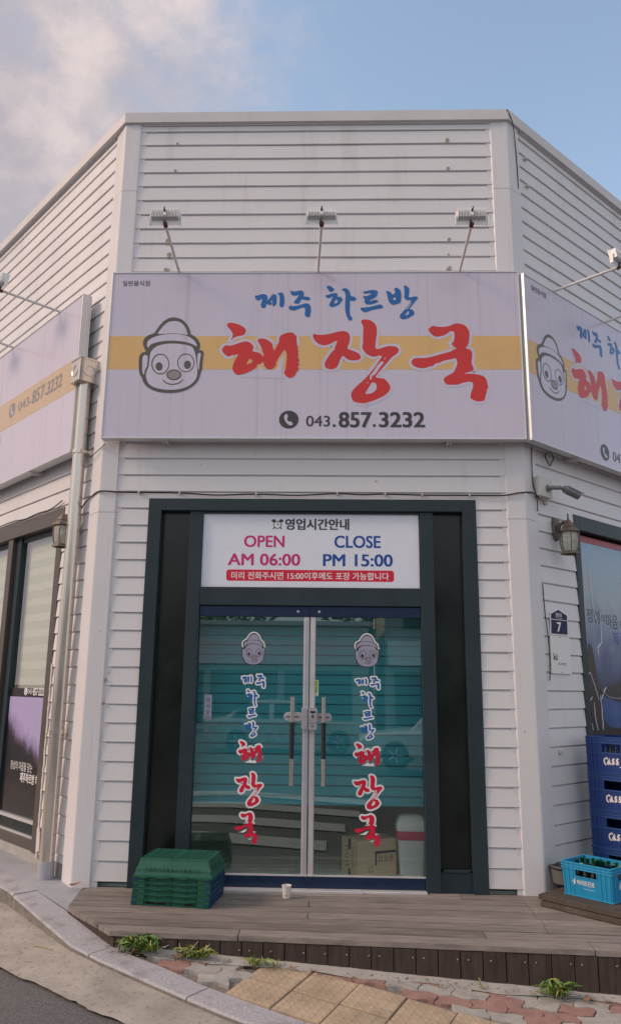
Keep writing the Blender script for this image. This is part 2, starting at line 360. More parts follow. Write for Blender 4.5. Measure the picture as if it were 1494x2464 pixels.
ART = {
 'je': [
  '1298,1340 1304,1346 1329,1345 1342,1354 1361,1359 1384,1358 1401,1351 1410,1340 1411,1326 1409,1309 1408,1296 1414,1297 1431,1319 1449,1346 1453,1355 1468,1358 1483,1355 1490,1346 1493,1317 1493,1263 1482,1249 1467,1238 1460,1238 1457,1267 1455,1309 1448,1296 1441,1282 1450,1274 1453,1263 1448,1253 1436,1250 1421,1256 1405,1263 1402,1261 1399,1243 1393,1224 1380,1222 1364,1224 1356,1236 1350,1253 1358,1272 1361,1292 1363,1317 1356,1315 1347,1303 1336,1297 1321,1297 1307,1307 1299,1324',
  '1498,1361 1508,1370 1521,1369 1529,1375 1540,1374 1550,1363 1558,1342 1563,1317 1564,1296 1562,1263 1556,1240 1547,1231 1536,1230 1525,1237 1519,1248 1521,1275 1521,1309 1519,1338 1514,1350 1507,1358',
 ],
 'ju': [
  '1615,1385 1622,1392 1632,1387 1641,1383 1666,1385 1689,1392 1708,1394 1723,1390 1734,1377 1737,1360 1734,1341 1732,1333 1751,1334 1766,1331 1779,1330 1796,1315 1787,1301 1774,1297 1751,1299 1732,1304 1719,1310 1711,1302 1706,1285 1695,1273 1690,1263 1672,1265 1654,1265 1647,1277 1656,1294 1673,1315 1684,1331 1693,1351 1678,1346 1655,1342 1636,1344 1625,1354 1617,1371',
  '1624,1253 1625,1240 1649,1240 1672,1243 1691,1248 1714,1254 1733,1263 1755,1268 1774,1266 1788,1256 1796,1240 1801,1209 1798,1176 1796,1147 1789,1134 1776,1131 1761,1137 1750,1149 1745,1168 1751,1184 1749,1205 1749,1223 1731,1228 1710,1223 1688,1212 1665,1201 1646,1197 1623,1201 1608,1209 1603,1221 1606,1234 1615,1244',
 ],
 'ha': [
  '1936,1428 1945,1435 1957,1439 1972,1437 1984,1429 1995,1417 2011,1403 2001,1394 1991,1381 1980,1378 1968,1381 1958,1391 1954,1404 1946,1416',
  '1929,1338 1936,1345 1965,1355 1989,1362 2011,1367 2026,1367 2036,1361 2037,1349 2035,1329 2050,1331 2065,1328 2078,1317 2084,1301 2082,1291 2072,1285 2063,1274 2057,1259 2038,1248 2017,1236 1996,1230 1981,1233 1967,1241 1963,1251 1970,1269 1981,1293 1991,1316 1995,1331 1983,1331 1973,1324 1967,1317 1953,1318 1938,1326 1929,1333',
  '2026,1305 2035,1301 2040,1278 2029,1269 2019,1264 2009,1268 2009,1281 2017,1296',
  '2074,1400 2083,1410 2099,1414 2115,1413 2129,1405 2141,1389 2150,1367 2154,1345 2154,1336 2172,1334 2187,1330 2198,1320 2210,1310 2199,1300 2187,1292 2175,1287 2160,1292 2150,1300 2148,1274 2148,1234 2147,1191 2149,1159 2155,1142 2164,1134 2170,1117 2169,1106 2157,1100 2145,1098 2137,1104 2130,1119 2119,1142 2114,1165 2109,1182 2106,1215 2105,1274 2108,1304 2110,1330 2109,1350 2106,1367 2099,1380 2087,1389',
 ],
 'reu': [
  '2260,1378 2278,1382 2314,1391 2346,1397 2373,1395 2391,1390 2397,1380 2393,1354 2385,1334 2369,1319 2349,1309 2331,1301 2321,1287 2333,1288 2353,1296 2373,1299 2392,1298 2400,1287 2401,1280 2382,1275 2378,1268 2357,1261 2337,1257 2313,1254 2294,1257 2282,1270 2278,1285 2283,1307 2274,1313 2266,1324 2268,1335 2278,1339 2294,1335 2310,1341 2336,1354 2338,1365 2318,1365 2294,1361 2278,1361 2269,1369',
  '2242,1224 2258,1225 2294,1227 2329,1232 2364,1241 2392,1250 2416,1256 2431,1250 2441,1240 2443,1227 2435,1218 2411,1214 2380,1210 2349,1202 2313,1188 2290,1180 2278,1178 2262,1189 2246,1201 2241,1212',
 ],
 'bang': [
  '2469,1380 2474,1387 2492,1384 2509,1375 2519,1362 2524,1350 2539,1356 2551,1363 2553,1379 2545,1394 2544,1407 2551,1417 2569,1417 2581,1408 2594,1401 2600,1386 2606,1360 2606,1330 2605,1304 2599,1278 2593,1269 2577,1261 2565,1259 2551,1254 2545,1250 2530,1251 2510,1261 2496,1280 2489,1304 2482,1334 2478,1362',
  '2528,1312 2538,1321 2559,1323 2558,1308 2548,1293 2540,1296 2532,1303',
  '2626,1435 2638,1440 2654,1435 2670,1422 2678,1407 2678,1381 2672,1347 2671,1323 2692,1324 2715,1331 2739,1333 2751,1325 2752,1314 2744,1301 2726,1282 2710,1258 2694,1237 2680,1216 2674,1208 2697,1208 2711,1194 2720,1173 2717,1158 2696,1141 2665,1124 2633,1111 2614,1112 2596,1118 2590,1135 2591,1150 2603,1167 2623,1190 2647,1216 2671,1248 2685,1276 2696,1297 2679,1297 2668,1294 2652,1299 2636,1312 2631,1325 2634,1355 2634,1394 2633,1418',
  '2664,1193 2674,1183 2671,1166 2661,1154 2634,1146 2644,1164 2656,1184',
  '2691,1276 2700,1270 2686,1250 2678,1233 2663,1213 2654,1201 2650,1206 2657,1220 2673,1239',
 ],
 'hae': [
  '1052,1063 1066,1076 1086,1082 1124,1075 1159,1063 1195,1047 1218,1026 1230,1002 1222,980 1203,957 1178,955 1143,946 1116,932 1092,908 1106,934 1113,961 1107,983 1089,1010 1070,1031',
  '1017,817 1025,835 1041,858 1066,865 1081,858 1116,865 1155,880 1195,894 1229,902 1254,897 1280,878 1295,859 1300,835 1289,817 1292,806 1327,798 1357,789 1377,769 1386,750 1391,758 1387,785 1376,822 1360,859 1342,891 1331,907 1338,921 1363,930 1398,926 1428,910 1454,889 1468,873 1466,851 1475,838 1478,806 1490,827 1509,865 1522,897 1525,939 1537,958 1566,974 1601,985 1636,987 1656,974 1680,945 1677,907 1685,864 1693,816 1695,774 1694,742 1702,734 1704,708 1694,705 1695,692 1707,689 1705,679 1690,660 1699,650 1698,624 1684,613 1674,590 1662,569 1618,551 1611,563 1590,571 1568,615 1584,626 1587,668 1593,726 1595,774 1587,801 1580,819 1559,811 1540,774 1516,737 1502,700 1498,668 1479,645 1454,634 1430,636 1410,652 1397,674 1391,697 1383,716 1374,692 1335,683 1333,663 1311,639 1272,616 1224,595 1175,583 1150,589 1129,613 1118,642 1121,671 1134,711 1143,734 1155,747 1149,762 1164,764 1164,777 1103,768 1097,758 1075,757 1055,768 1029,795',
  '1263,738 1284,729 1294,713 1285,697 1260,687 1239,678 1248,703',
 ],
 'jang': [
  '1822,974 1867,962 1917,962 1979,974 2034,992 2084,1000 2120,994 2143,970 2151,934 2146,898 2132,857 2126,830 2156,818 2195,803 2228,785 2244,761 2244,741 2228,726 2195,719 2151,721 2123,732 2101,753 2086,766 2068,738 2055,702 2041,661 2019,643 1981,634 1956,643 1936,648 1924,690 1941,726 1969,770 1991,803 2018,824 2010,830 2026,866 2039,909 2012,899 1979,878 1946,866 1913,862 1879,872 1851,893 1829,923 1822,950',
  '2246,1094 2257,1108 2296,1110 2335,1100 2368,1072 2385,1036 2387,988 2381,934 2372,880 2375,827 2411,830 2449,845 2483,855 2532,856 2565,844 2579,821 2573,797 2553,776 2520,755 2487,714 2453,673 2420,632 2392,597 2366,561 2419,553 2444,553 2468,529 2495,491 2500,460 2486,428 2456,399 2407,370 2347,344 2293,326 2255,320 2184,332 2165,364 2157,398 2165,430 2195,468 2239,509 2283,553 2321,596 2349,635 2382,679 2410,726 2432,764 2402,767 2377,756 2344,754 2305,773 2283,791 2264,821 2257,845 2264,886 2263,952 2268,1018 2262,1055 2251,1076',
  '2345,519 2373,506 2383,480 2378,451 2358,427 2326,410 2278,407 2293,436 2321,483',
  '2445,714 2440,691 2409,655 2390,620 2370,588 2340,576 2336,538 2321,538 2324,585 2346,602 2360,632 2390,673 2415,705',
  '2466,747 2457,732 2442,726 2451,741',
  '2313,518 2302,506 2288,504 2298,515',
 ],
 'guk': [
  '2836,1014 2874,1050 2902,1042 2953,1036 2994,1040 3027,1047 3055,1062 3086,1072 3121,1069 3156,1057 3181,1032 3195,1001 3200,968 3195,925 3189,881 3175,853 3157,834 3190,826 3209,815 3218,788 3213,745 3206,693 3219,664 3225,637 3213,621 3178,614 3157,603 3136,591 3172,598 3227,594 3282,584 3316,567 3332,540 3338,503 3343,476 3341,455 3331,450 3328,423 3319,397 3311,360 3300,344 3248,339 3214,352 3187,370 3188,397 3197,434 3212,466 3215,498 3210,514 3190,522 3157,519 3129,513 3094,497 3064,492 2989,493 2972,511 2960,535 2963,553 2986,572 3012,588 3042,602 3058,626 3074,658 3085,691 3081,718 3072,742 3041,733 2995,723 2960,715 2929,696 2899,693 2871,666 2843,664 2813,650 2777,645 2737,652 2702,669 2685,693 2686,715 2709,742 2789,742 2840,747 2901,766 2946,780 2992,793 3033,805 3058,822 3085,832 3069,840 3032,877 3050,886 3064,914 3068,985 3053,996 3033,995 3012,982 2992,963 2961,952 2930,944 2895,944 2870,963 2850,988',
 ],
 'head': [
  '409,979 429,1015 458,1060 491,1100 534,1127 578,1134 623,1126 668,1100 706,1055 728,1007 736,969 772,950 804,919 824,879 824,842 817,818 842,817 858,800 859,771 853,706 853,650 848,623 840,604 835,567 817,521 776,475 725,443 657,420 571,413 484,422 417,443 363,479 335,521 323,562 305,581 294,622 287,715 288,758 301,786 327,800 349,802 329,833 314,875 316,908 332,941 366,965',
 ],
 'headlight': [
  '434,969 469,1022 493,1055 527,1086 571,1097 611,1094 647,1079 680,1045 699,1007 712,957 657,972 586,978 515,975',
  '349,875 356,903 381,927 428,950 498,967 586,973 652,967 710,950 756,922 783,893 796,865 792,849 767,870 713,891 633,905 554,908 484,903 423,889 380,868 366,840 355,851',
  '388,800 409,828 438,854 490,872 555,880 635,877 714,865 759,846 776,809 791,762 802,678 812,623 811,572 791,526 749,484 690,457 613,443 526,445 451,461 397,488 369,530 357,581 364,618 377,655 381,706 382,753',
  '364,762 346,774 327,767 317,743 320,683 324,618 338,581 343,595 346,627 363,664 366,711',
  '804,781 832,794 835,771 827,706 825,632 821,625 808,678',
 ],
 'headmarks': [
  '560,685 558,657 550,632 537,611 518,596 497,588 474,588 452,596 432,611 416,632 405,657 400,685 402,713 410,739 424,760 442,775 463,783 486,783 509,775 529,760 545,739 556,713',
  '553,685 551,660 544,637 532,618 515,605 496,598 476,598 456,605 439,618 424,637 415,660 410,685 412,710 419,733 431,752 447,766 467,773 487,773 507,766 525,752 539,733 549,710',
  '782,696 780,671 772,648 759,629 741,616 721,609 699,609 678,616 659,629 644,648 634,671 629,696 631,721 639,744 652,763 670,777 691,784 712,784 734,777 753,763 768,744 778,721',
  '775,696 773,673 766,653 754,636 738,623 719,617 700,617 680,623 663,635 650,653 641,673 637,696 638,718 645,739 658,757 673,769 692,775 712,775 731,769 748,756 762,739 771,718',
  '502,662 500,645 492,631 480,623 466,623 453,631 443,645 439,662 441,679 449,693 461,701 475,701 488,693 498,679',
  '752,678 750,661 742,647 730,639 716,639 703,647 693,661 689,678 692,696 700,709 712,717 726,717 739,709 748,696',
  '512,538 540,514 575,501 610,500 644,508 669,523 690,546 689,532 666,509 640,496 606,489 567,492 536,505 511,525',
 ],
 'headnose': [
  '672,583 670,569 663,555 651,544 635,536 618,532 599,532 581,536 564,544 551,555 543,569 539,583 541,598 548,611 560,622 576,630 594,634 612,634 631,630 647,622 660,611 668,598',
 ],
 'handset': [
  '1580,200 1592,219 1607,226 1616,197 1606,184 1609,166 1625,151 1639,157 1660,133 1647,118 1626,120 1602,142 1586,171',
 ],
}
ART = {k: [[tuple(float(n)/1000 for n in q.split(',')) for q in p.split()] for p in ps] for k, ps in ART.items()}
def art_box(name):
    ps = [q for p in ART[name] for q in p]
    return min(q[0] for q in ps), min(q[1] for q in ps), max(q[0] for q in ps), max(q[1] for q in ps)
def art(mb, P, name, b, mi=0, off=0.0, src=None, dst=None, smooth=1, sel=None):
    """put traced artwork on a wall plane; src box -> dst box (a0, c0, a1, c1)"""
    ps = ART[name] if sel is None else [ART[name][i] for i in sel]
    if dst:
        s0 = src or art_box(name); kx = (dst[2]-dst[0])/(s0[2]-s0[0]); ky = (dst[3]-dst[1])/(s0[3]-s0[1])
        ps = [[(dst[0]+(x-s0[0])*kx, dst[1]+(y-s0[1])*ky) for x, y in p] for p in ps]
    def area(p): return sum(p[i-1][0]*p[i][1]-p[i][0]*p[i-1][1] for i in range(len(p)))
    ps = [p if area(p) > 0 else p[::-1] for p in ps]
    vs_, fs = poly_fill(ps, off, smooth)
    mb.add([P(x, b, y) for x, y in vs_], fs, mi)
def shift(name, dx, dz, k, ref):                      # scaled copy of a glyph box about ref
    x0, y0, x1, y1 = art_box(name)
    return (ref[0]+(x0-ref[0])*k+dx, ref[1]+(y0-ref[1])*k+dz, ref[0]+(x1-ref[0])*k+dx, ref[1]+(y1-ref[1])*k+dz)

# ================================================================== GROUND
def G(x, y):
    x = max(-3.2, min(4.2, x)); y = max(-2.9, min(-.1, y))
    return -.10-.047*(x+.45)+.08*(y+1.08)
def drop(x): return .10 if x < -1.6 else (.025 if x > -.6 else .10-.075*(x+1.6))
def sheet(name, x0, x1, y0, y1, nx, ny, zf, m, keep=None):
    mb = MB(); xs = [x0+(x1-x0)*i/nx for i in range(nx+1)]; ys = [y0+(y1-y0)*j/ny for j in range(ny+1)]
    vs_ = [(x, y, zf(x, y)) for x in xs for y in ys]
    mb.add(vs_, [(i*(ny+1)+j, (i+1)*(ny+1)+j, (i+1)*(ny+1)+j+1, i*(ny+1)+j+1) for i in range(nx) for j in range(ny)])
    return struct(mb.build(name, m, smooth=True))
# asphalt reaching the horizon: fine grid near the shop, coarse beyond
xs = [-600, -200, -60, -25, -12]+[-8+.5*i for i in range(7)]+[-4.5+.15*i for i in range(50)]+[3+.5*i for i in range(11)]+[12, 25, 60, 200, 600]
ys = [-600, -200, -80, -40, -24, -16, -12]+[-9+.5*i for i in range(10)]+[-4.2+.15*i for i in range(38)]+[1.5+.5*i for i in range(4)]+[8, 20, 60, 200, 600]
mb = MB(); zr = lambda x, y: G(x, y)-drop(x)-.022-(.25 if (y > -.4 and -1 < x < 8) else 0)
mb.add([(x, y, zr(x, y)) for x in xs for y in ys],
       [(i*len(ys)+j, (i+1)*len(ys)+j, (i+1)*len(ys)+j+1, i*len(ys)+j+1) for i in range(len(xs)-1) for j in range(len(ys)-1)])
struct(mb.build('road', m_asph, smooth=True))

KIN = [(-6.4, 4.6), (-3.6, 2.0), (-2.3, .75), (-1.758, .257), (-1.353, -.114), (-.885, -.584), (-.61, -.90), (-.355, -1.14), (-.05, -1.325), (.20, -1.50), (.50, -1.668), (.83, -1.842), (1.6, -2.22), (2.6, -2.72), (5, -3.75), (12, -6.6)]
KOUT = [(-6.65, 4.4), (-3.85, 1.8), (-2.5, .55), (-1.90, .10), (-1.485, -.232), (-1.04, -.73), (-.715, -1.09), (-.48, -1.27), (-.20, -1.45), (.10, -1.642), (.36, -1.80), (.70, -1.985), (1.45, -2.38), (2.5, -2.90), (4.9, -3.95), (11.9, -6.8)]
GUT = [(-7.6, 3.6), (-4.6, 1.05), (-3.1, -.1), (-2.25, -.55), (-1.75, -.85), (-1.28, -1.165), (-1.069, -1.326), (-.817, -1.507), (-.522, -1.713), (-.36, -1.81), (-.10, -1.955), (.16, -2.11), (1.0, -2.62), (2.2, -3.28), (4.6, -4.3), (11.5, -7.2)]
def dens(p, k):
    o = []
    for i in range(len(p)-1):
        for j in range(k): o.append((p[i][0]+(p[i+1][0]-p[i][0])*j/k, p[i][1]+(p[i+1][1]-p[i][1])*j/k))
    return o+[p[-1]]
ki, ko, gu = dens(KIN, 6), dens(KOUT, 6), dens(GUT, 6)
mb = MB()
vs_ = []
for i, (a, b) in enumerate(zip(ko, gu)):
    j = random.uniform(-.004, .004)+.004*math.sin(.9*i)
    b = (b[0]+j, b[1]+j*1.2)
    for t_ in (-.12, .33, .66, 1): x, y = a[0]+(b[0]-a[0])*t_, a[1]+(b[1]-a[1])*t_; vs_.append((x, y, G(x, y)-drop(x)-.004))
mb.add(vs_, [(i*4+k, i*4+k+1, i*4+k+5, i*4+k+4) for i in range(len(ko)-1) for k in range(3)])
struct(mb.build('gutter', m_gutter, smooth=True))
# granite kerb stones, one bevelled length after another
mb = MB(); bounds = [0, 9, 19, 25, 40, 55, 66, 72, 80, len(ki)-1]
for s0, s1 in zip(bounds[:-1], bounds[1:]):
    pi, po = ki[s0:s1+1], ko[s0:s1+1]
    def trim(p):
        p = [list(q) for q in p]
        for e, f in ((0, 1), (-1, -2)):
            dx, dy = p[f][0]-p[e][0], p[f][1]-p[e][1]; d = math.hypot(dx, dy); p[e] = [p[e][0]+dx/d*.005, p[e][1]+dy/d*.005]
        return p
    pi, po = trim(pi), trim(po); n = len(pi); tilt = random.uniform(-.004, .004)
    prof = []
    for (xi, yi), (xo, yo) in zip(pi, po):
        e = .012; L_ = math.hypot(xo-xi, yo-yi); ux, uy = (xo-xi)/L_, (yo-yi)/L_
        zi, zo = G(xi, yi)+tilt, G(xo, yo)+tilt
        prof.append([(xi, yi, zi-.15), (xi, yi, zi), (xo-ux*e, yo-uy*e, zo+.0), (xo, yo, zo-e), (xo+ux*.008, yo+uy*.008, zo-.28)])
    mb.add([v for p in prof for v in p], [(i*5+k, i*5+k+1, i*5+k+6, i*5+k+5) for i in range(n-1) for k in range(4)]+[(0, 1, 2, 3, 4), tuple((n-1)*5+k for k in range(5))])
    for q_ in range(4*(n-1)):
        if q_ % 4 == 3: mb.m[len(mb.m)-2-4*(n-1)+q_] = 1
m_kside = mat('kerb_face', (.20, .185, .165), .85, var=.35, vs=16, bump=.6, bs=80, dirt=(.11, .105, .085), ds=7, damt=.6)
struct(mb.build('kerb', [m_granite, m_kside]))
# bedding under the pavement, the painted apron along the left wall
mb = MB(); vs_ = []
for x, y in ki:
    q = Vector((x, y)); far = (x+.65, y+.60) if x < -1.1 else (x+.1, max(y+.05, min(.3, .25)))
    for t_ in (0, .25, .5, .75, 1): a, b = x+(far[0]-x)*t_, y+(far[1]-y)*t_; vs_.append((a, b, G(a, b)-.022))
mb.add(vs_, [(i*5+k, i*5+k+1, i*5+k+6, i*5+k+5) for i in range(len(ki)-1) for k in range(4)])
struct(mb.build('sidewalk', m_sand, smooth=True))
mb = MB(); ap = [p for p in ki if p[0] < -.86]; vs_ = []
for x, y in ap:
    for t_ in (0, .33, .66, 1): a, b = x+.9*t_+.004, y+.85*t_; vs_.append((a, b, G(a, b)-.004+.006*math.sin(9*a+5*b)))
mb.add(vs_, [(i*4+k, i*4+k+1, i*4+k+5, i*4+k+4) for i in range(len(ap)-1) for k in range(3)])
struct(mb.build('apron', m_apron, smooth=True))
# tactile tiles and interlocking pavers
E1, E2 = Vector((.906, -.423)), Vector((.423, .906))
def kerb_side(x, y):      # True on the pavement side of the kerb
    for i in range(len(ki)-1):
        (x0, y0), (x1, y1) = ki[i], ki[i+1]
        if x0 <= x <= x1: return y > y0+(y1-y0)*(x-x0)/(x1-x0)+.012
    return False
def deckfront(x): return -1.10-.062*(x+.44)
mb = MB()
for i in range(12):
    for j in range(-4, 1):
        a0, b0 = .987+.3035*i, -1.033+.3035*j
        dz = random.uniform(-.004, .004); mi = 0
        ta, tb_ = random.uniform(-.006, .006), random.uniform(-.006, .006)
        nn = 4
        cells = []
        for u in range(6):
            for v in range(6):
                a, b = a0+.05*(u+.5), b0+.05*(v+.5)-.0; p = E1*a+E2*b
                if not kerb_side(p.x, p.y): continue
                q = [E1*(a0+.05*(u+du)+(.004 if u+du == 0 else (-.004 if u+du == 6 else 0)))+E2*(b0+.05*(v+dv)+(.004 if v+dv == 0 else (-.004 if v+dv == 6 else 0))) for du, dv in ((0, 0), (1, 0), (1, 1), (0, 1))]
                zz = lambda p, u=u, v=v: G(p.x, p.y)+dz+ta*(u/6-.5)+tb_*(v/6-.5)
                z0_ = [G(k.x, k.y)+dz for k in q]
                mb.add([(k.x, k.y, z) for k, z in zip(q, z0_)]+[(k.x, k.y, z-.03) for k, z in zip(q, z0_)], [(0, 1, 2, 3), (0, 1, 5, 4), (1, 2, 6, 5), (2, 3, 7, 6), (3, 0, 4, 7)])
                vs_ = []
                for rr, hh in ((.0165, -.001), (.0105, .0022)):
                    for k in range(8): an = math.pi*k/4; vs_.append((p.x+rr*math.cos(an), p.y+rr*math.sin(an), G(p.x, p.y)+dz+hh))
                mb.add(vs_, [(k, (k+1) % 8, 8+(k+1) % 8, 8+k) for k in range(8)]+[tuple(range(8, 16))])
struct(mb.build('pavement_tactile', m_tact))
mb = MB()
F1, F2 = Vector((.985, -.17)), Vector((.17, .985))
def wob(p): return Vector((p.x+.012*math.sin(44*p.y+9*p.x), p.y+.011*math.sin(40*p.x+3)))
for j in range(-30, 12):
    for i in range(-16, 26):
        a0 = .2*i+(.1 if j % 2 else 0); b0 = .1*j-1.2
        c = F1*(a0+.1)+F2*(b0+.05)
        if not (-.9 < c.x < 4.6 and kerb_side(c.x, c.y-.05) and c.y < deckfront(c.x)+.3): continue
        e1, e2 = c.dot(E1), c.dot(E2)
        if e1 > .95 and e2 < -.70: continue
        pts = []
        for (pa, pb), (qa, qb), n in (((0, 0), (1, 0), 6), ((1, 0), (1, 1), 4), ((1, 1), (0, 1), 6), ((0, 1), (0, 0), 4)):
            for k in range(n):
                u, v = pa+(qa-pa)*k/n, pb+(qb-pb)*k/n
                pts.append(wob(F1*(a0+.0025+.195*u)+F2*(b0+.0025+.095*v)))
        dz = random.uniform(-.005, .004); mi = 0 if random.random() < .52 else 1
        sx, sy = random.uniform(-.02, .02), random.uniform(-.02, .02)
        z = [G(p.x, p.y)+dz+sx*(p.x-c.x)+sy*(p.y-c.y) for p in pts]; n = len(pts)
        ins = [c+(p-c)*.97 for p in pts]
        mb.add([(p.x, p.y, h) for p, h in zip(ins, z)]+[(p.x, p.y, h-.004) for p, h in zip(pts, z)]+[(p.x, p.y, h-.03) for p, h in zip(pts, z)],
               [tuple(range(n))]+[(k, (k+1) % n, n+(k+1) % n, n+k) for k in range(n)]+[(n+k, n+(k+1) % n, 2*n+(k+1) % n, 2*n+k) for k in range(n)], mi)
struct(mb.build('pavement_interlocking', [m_pred, m_pgrey]))
mb = MB(); vs_ = []                                     # rough mortar haunch along the foot of the deck
for i in range(60):
    x = -.40+4.6*i/59; y = deckfront(x)+.02; w = .085+.02*math.sin(7*x)+random.uniform(-.012, .012)
    for t_, h in ((0, .022), (.5, .012), (1, .003)): vs_.append((x, y-w*t_, G(x, y-w*t_)+h+random.uniform(-.002, .002)))
mb.add(vs_, [(i*3+k, i*3+k+1, i*3+k+4, i*3+k+3) for i in range(59) for k in range(2)])
struct(mb.build('pavement_haunch', m_conc, smooth=True))

# ================================================================== BUILDING
bld = thing('restaurant_building', 'white clapboard restaurant building with a cut-off corner holding dark double doors', 'building', (0.76, 1.0, 0))
H = .15; ZTOP = 6.791
def siding(P, a0, a1, zlo, zhi, mb):
    for k in range(-1, 46):
        z = ZTOP-H*k
        prof = [(.004, z), (.021, z), (.0225, z+.004), (.0215, z+.012), (.014, z+.125), (.012, z+.136), (.005, z+.143), (.004, z+H)]
        q = []
        for (b, c) in prof: q.append((b, c))
        lo, hi = max(zlo, z), min(zhi, z+H)
        if hi-lo < .004: continue
        out = []
        for i in range(len(q)):
            b, c = q[i]
            if c < lo:
                if i+1 < len(q) and q[i+1][1] > lo:
                    t_ = (lo-c)/(q[i+1][1]-c); out.append((b+(q[i+1][0]-b)*t_, lo))
                continue
            if c > hi:
                if i and q[i-1][1] < hi:
                    t_ = (hi-q[i-1][1])/(c-q[i-1][1]); out.append((q[i-1][0]+(b-q[i-1][0])*t_, hi))
                break
            out.append((b, c))
        if len(out) > 1:                                 # a little waviness along each board
            n_ = max(1, round((a1-a0)/.45)); jit = [(random.uniform(-.0012, .0012), random.uniform(-.0018, .0018)) for _ in range(n_+1)]
            for u in range(n_):
                (b0_, c0_), (b1_, c1_) = jit[u], jit[u+1]; x0, x1 = a0+(a1-a0)*u/n_, a0+(a1-a0)*(u+1)/n_; m_ = len(out)
                w_ = [1 if 0 < i < m_-1 else 0 for i in range(m_)]
                mb.add([P(x0, b+b0_*w_[i], c+c0_*w_[i]) for i, (b, c) in enumerate(out)]+[P(x1, b+b1_*w_[i], c+c1_*w_[i]) for i, (b, c) in enumerate(out)], [(i, i+1, m_+i+1, m_+i) for i in range(m_-1)])
mb = MB()
siding(PF, -.90, -.60, .03, 3.12, mb); siding(PF, 2.15, 2.44, .03, 3.12, mb); siding(PF, -.92, 2.46, 3.10, 6.84, mb)
mb.build('front_siding', m_siding, bld, weld=True)
mb = MB()
siding(PL, .20, .735, .125, 3.18, mb); siding(PL, .20, 9, 3.165, 6.84, mb); siding(PL, 4.6, 9, .125, 3.18, mb)
mb.build('side_siding', m_siding, bld, weld=True)
mb = MB()
siding(PR, .15, .757, .02, 3.125, mb); siding(PR, .15, 9, 3.11, 6.84, mb); siding(PR, 3.4, 9, .02, 3.125, mb)
mb.build('side_siding', m_siding, bld, weld=True)
# corner trims in three lengths each, thin open joints between
def cornertrim(path, cuts):
    mb = MB()
    for z0, z1 in zip(cuts[:-1], cuts[1:]):
        n = len(path); a, b = z0+.0015, z1-.0015
        mb.add([(x, y, a) for x, y in path]+[(x, y, b) for x, y in path], [(i, i+1, n+i+1, n+i) for i in range(n-1)])
    return mb
def xy(v): return (v.x, v.y)
def arc3(a, b, c, k=.012):          # softened bend
    a, b, c = Vector(a), Vector(b), Vector(c); u, v = (a-b).normalized(), (c-b).normalized()
    return [tuple(b+u*k), tuple(b+(u+v)*k*.22), tuple(b+v*k)]
pl = [xy(PL(.215, 0, 0)), xy(PL(.205, .03, 0))]+arc3(xy(PL(.205, .03, 0)), (-1.073, -.032), (-.93, -.032))+[(-.925, -.032), (-.912, -.015), (-.868, -.016), (-.866, .0)]
cornertrim(pl, [-.03, 3.0, 6.135, 6.90]).build('corner_trim', m_trim, bld)
pr = [xy(PR(.17, 0, 0)), xy(PR(.165, .03, 0))]+arc3(xy(PR(.165, .03, 0)), (2.605, -.032), (2.45, -.032))+[(2.447, -.026), (2.434, -.016), (2.395, -.016), (2.393, .0)]
cornertrim(pr, [-.04, 2.96, 6.14, 6.90]).build('corner_trim', m_trim, bld)
# parapet coping round the three walls
mb = MB()
for P, a0, a1, c0, c1 in ((PF, -1.0, 2.55, 0, 0),):
    pass
cprof = [(.0, 6.868), (.058, 6.868), (.060, 6.975), (.045, 6.984), (-.22, 6.99)]
def mitre(b):
    l1 = PL(9, b, 0); cl = Vector((XL-.0, 0, 0)); out = []
    def inter(o1, d1, o2, d2):
        den = d1.x*d2.y-d1.y*d2.x; r = o2-o1; t_ = (r.x*d2.y-r.y*d2.x)/den; return o1+d1*t_
    X = Vector((1, 0, 0))
    return [PL(9, b, 0), inter(PL(0, b, 0)+Vector((-.02, 0, 0)), dL, PF(0, b, 0), X), inter(PR(0, b, 0)+Vector((.0, 0, 0)), dR, PF(0, b, 0), X), PR(9, b, 0)]
vs_ = []
for b, c in cprof: vs_ += [p+UZ*c for p in mitre(b)]
mb.add(vs_, [(i*4+k, i*4+k+1, (i+1)*4+k+1, (i+1)*4+k) for i in range(len(cprof)-1) for k in range(3)])
mb.build('parapet_coping', m_cope, bld)
mb = MB()
mb.box(PF, -.9, 2.43, .0, .014, 6.828, 6.852); mb.box(PF, -.9, 2.43, .0, .03, 6.854, 6.868)
for P, s0 in ((PL, .26), (PR, .205)): mb.box(P, s0, 9, .0, .014, 6.828, 6.852); mb.box(P, s0, 9, .0, .03, 6.854, 6.868)
mb.build('coping_trim', m_trim, bld)
mb = MB()                                       # roof and the hidden shell that keeps the rooms dark
rl, rr = PL(9, 0, 0), PR(9, 0, 0)
roof = [xy(rl), (-1.03, 0.02), (2.58, 0.02), xy(rr)]
mb.slab(W, roof, 6.6, 6.7); mb.slab(W, [xy(rl), xy(rr), (rr.x, rr.y+.1), (rl.x, rl.y+.1)], 0, 6.7)
mb.build('roof', m_conc, bld)
mb = MB(); mb.slab(W, [xy(PL(9, -.3, 0)), (-.9, .3), (2.45, .3), xy(PR(9, -.3, 0))], 3.25, 3.3); mb.build('interior_ceiling', m_room, bld)
mb = MB(); mb.slab(W, [xy(PL(9, -.02, 0)), (-1.0, .06), (2.55, .06), xy(PR(9, -.02, 0))], -.02, .012); mb.build('interior_floor', m_floor, bld)
mb = MB(); mb.slab(W, [(-2.4, 3.2), (4.2, 3.2), (4.2, 3.26), (-2.4, 3.26)], .012, 3.25); mb.build('interior_wall', m_room, bld)
mb = MB(); mb.box(PL, .258, 9, -.06, .012, -.35, .124); mb.box(PR, .2, 9, -.06, .012, -.35, .02); mb.box(PF, -1.02, 2.57, -.04, .005, -.4, -.006)
mb.build('plinth', m_conc, bld)
